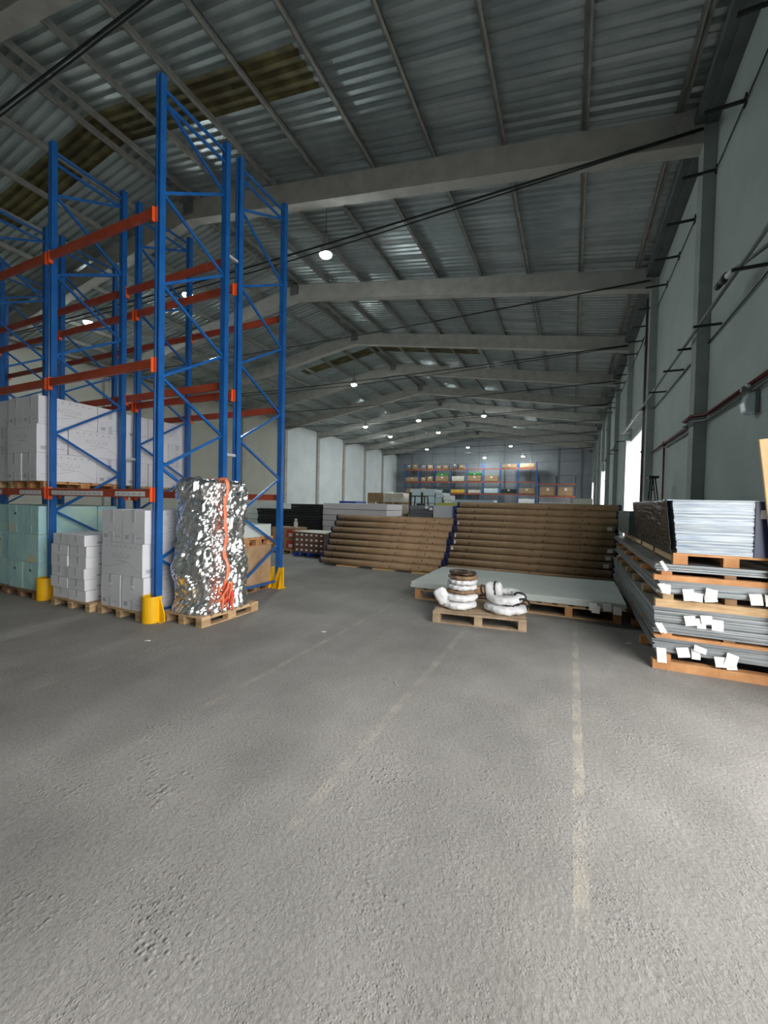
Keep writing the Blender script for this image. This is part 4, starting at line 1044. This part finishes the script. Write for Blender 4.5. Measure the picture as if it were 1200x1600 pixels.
# ---------------------------------------------------------------- rack along the end wall
FX = [-4.75 - 2.52 * i for i in range(9)]
r3 = rack('pallet_rack', 'long loaded pallet rack along the far end wall', FX, 61.6, 62.7, 7.9, [7.2, 5.2, 3.2, 1.2], [6.2, 4.2, 2.2, .3], [(6.95, 0, 0), (5.0, 0, 0), (3.2, 0, 0)])
r4 = rack('pallet_rack', 'low dark rack beside the last bay of the end-wall rack', [.3, -2.0, -4.2], 58.6, 59.6, 5.6, [5.0, 3.4, 1.8], [4.2, 2.6, 1.0], [(4.55, 0, 0), (2.9, 0, 0)], mats=('blue_d', 'orange', 'orange2'))
def far_box(lab, xc, z, w_, h_, mat, y=61.75, d=.85, grp='goods on the end-wall rack', cat='carton', nm='stored_carton'):
    e = tag(empty(nm, (xc, y, z)), lab, cat, grp)
    B(-w_ / 2, w_ / 2, 0, d, .12, .12 + h_).build('body', M[mat], e, bevel=.03)
    B(-w_ / 2, w_ / 2, .02, .1, 0, .12).build('pallet_base', M['wood_dark'], e)
    B(-.12, .16, -.012, 0, .12 + h_ * .55, .12 + h_ * .85).build('label', M['label'], e)
LV = {3: (7.02, 'top beam'), 2: (5.07, 'middle beam'), 1: (3.27, 'lowest beam'), 0: (0.01, 'floor')}
BO = ['first', 'second', 'third', 'fourth', 'fifth', 'sixth', 'seventh', 'eighth']
goods = {(3, 0): [('brown_carton', 2.0, .55)], (3, 1): [('brown_carton', 2.0, .5)], (3, 4): [('brown_carton', .9, .5), ('grey_board', .9, .75)], (3, 5): [('brown_carton', .95, .5), ('brown_carton', .8, .4)],
         (3, 6): [('brown_carton', .9, .6), ('grey_board', .8, .6)], (3, 7): [('brown_carton', 1.0, .75), ('grey_board', .8, .7)],
         (2, 3): [('brown_carton', 2.1, .85)], (2, 2): [('brown_carton', 2.0, .8)], (2, 4): [('cream_carton', 1.9, .75)], (2, 5): [('brown_carton', 2.1, .8)], (2, 6): [('brown_carton', .9, .75), ('brown_carton', .8, .6)], (2, 7): [('brown_carton', 2.0, .65)],
         (1, 0): [('brown_carton', 2.1, .75)], (1, 1): [('rubber', 2.1, .6)], (1, 2): [('ice', 2.0, .7)], (1, 3): [('cream_carton', 1.8, .45)], (1, 4): [('yellow_bag', 2.1, .5)], (1, 5): [('dgreen_bag', 2.1, .55)], (1, 6): [('brown_carton', .9, .5), ('brown_carton', .8, .7)], (1, 7): [('brown_carton', 2.0, .6)],
         (0, 0): [('white_paint', 2.2, 2.45)], (0, 2): [('red_bag', 1.9, 1.9)], (0, 3): [('cream_carton', 2.0, 2.0)], (0, 4): [('dgreen_bag', 2.1, 2.3)], (0, 5): [('brown_carton', 2.0, 1.6)]}
NMS = {'brown_carton': 'brown carton', 'grey_board': 'dark bundle', 'cream_carton': 'wrapped pale bale', 'ice': 'pale blue pack', 'rubber': 'black bale', 'yellow_bag': 'yellow bale', 'dgreen_bag': 'dark green bale', 'white_paint': 'white crate', 'red_bag': 'red bale'}
for (lv, b), lst in goods.items():
    xm = (FX[b] + FX[b + 1]) / 2; z, nm = LV[lv]; k = len(lst)
    for i, (mt, w_, h_) in enumerate(lst):
        far_box('%s%s, %s, end-wall rack, %s bay from the doors' % (NMS[mt], '' if k == 1 else (' nearer the doors', ' farther in')[i], nm, BO[b]),
                xm + (0 if k == 1 else (.55, -.55)[i]), z, w_, h_, mt)
for b, nm in ((3, 'fourth'), (5, 'sixth')):
    xm = (FX[b] + FX[b + 1]) / 2
    e = tag(empty('green_bale', (xm, 61.75, 5.07 + (.97 if b == 3 else .92))), 'bright green bale on the carton in the %s bay of the end-wall rack' % nm, 'bale', 'goods on the end-wall rack')
    B(-1.0, 1.0, 0, .85, 0, .42).build('body', M['green_bag'], e, bevel=.08); B(-.1, .12, -.012, 0, .12, .26).build('label', M['label'], e)
for i in range(2):
    for j in range(2):
        far_box('brown box block on the low dark rack, %s shelf, %s bay' % (('lower', 'upper')[j], ('first', 'second')[i]), -.85 - 2.2 * i, (.01, 2.97)[j], 1.8, (1.9, 1.1)[j], 'brown_carton', 58.7, .8, 'goods on the low dark rack')

# loose paper scraps and chips on the floor
for i, (x, y, a) in enumerate(((.62, 5.55, .4), (-4.3, 3.0, 1.1), (-2.75, 4.2, .2))):
    tag(MB().prism([(0, 0), (.05, .01), (.06, .035), (.01, .03)], 'z', .001, .004).build('paper_scrap', M['paper_white']), 'tiny white paper scrap on the floor %s' % ('in the shade of the steel stack', 'in front of the foil-wrapped load', 'in the open middle')[i], 'scrap', 'paper scraps').location = (x, y, 0)
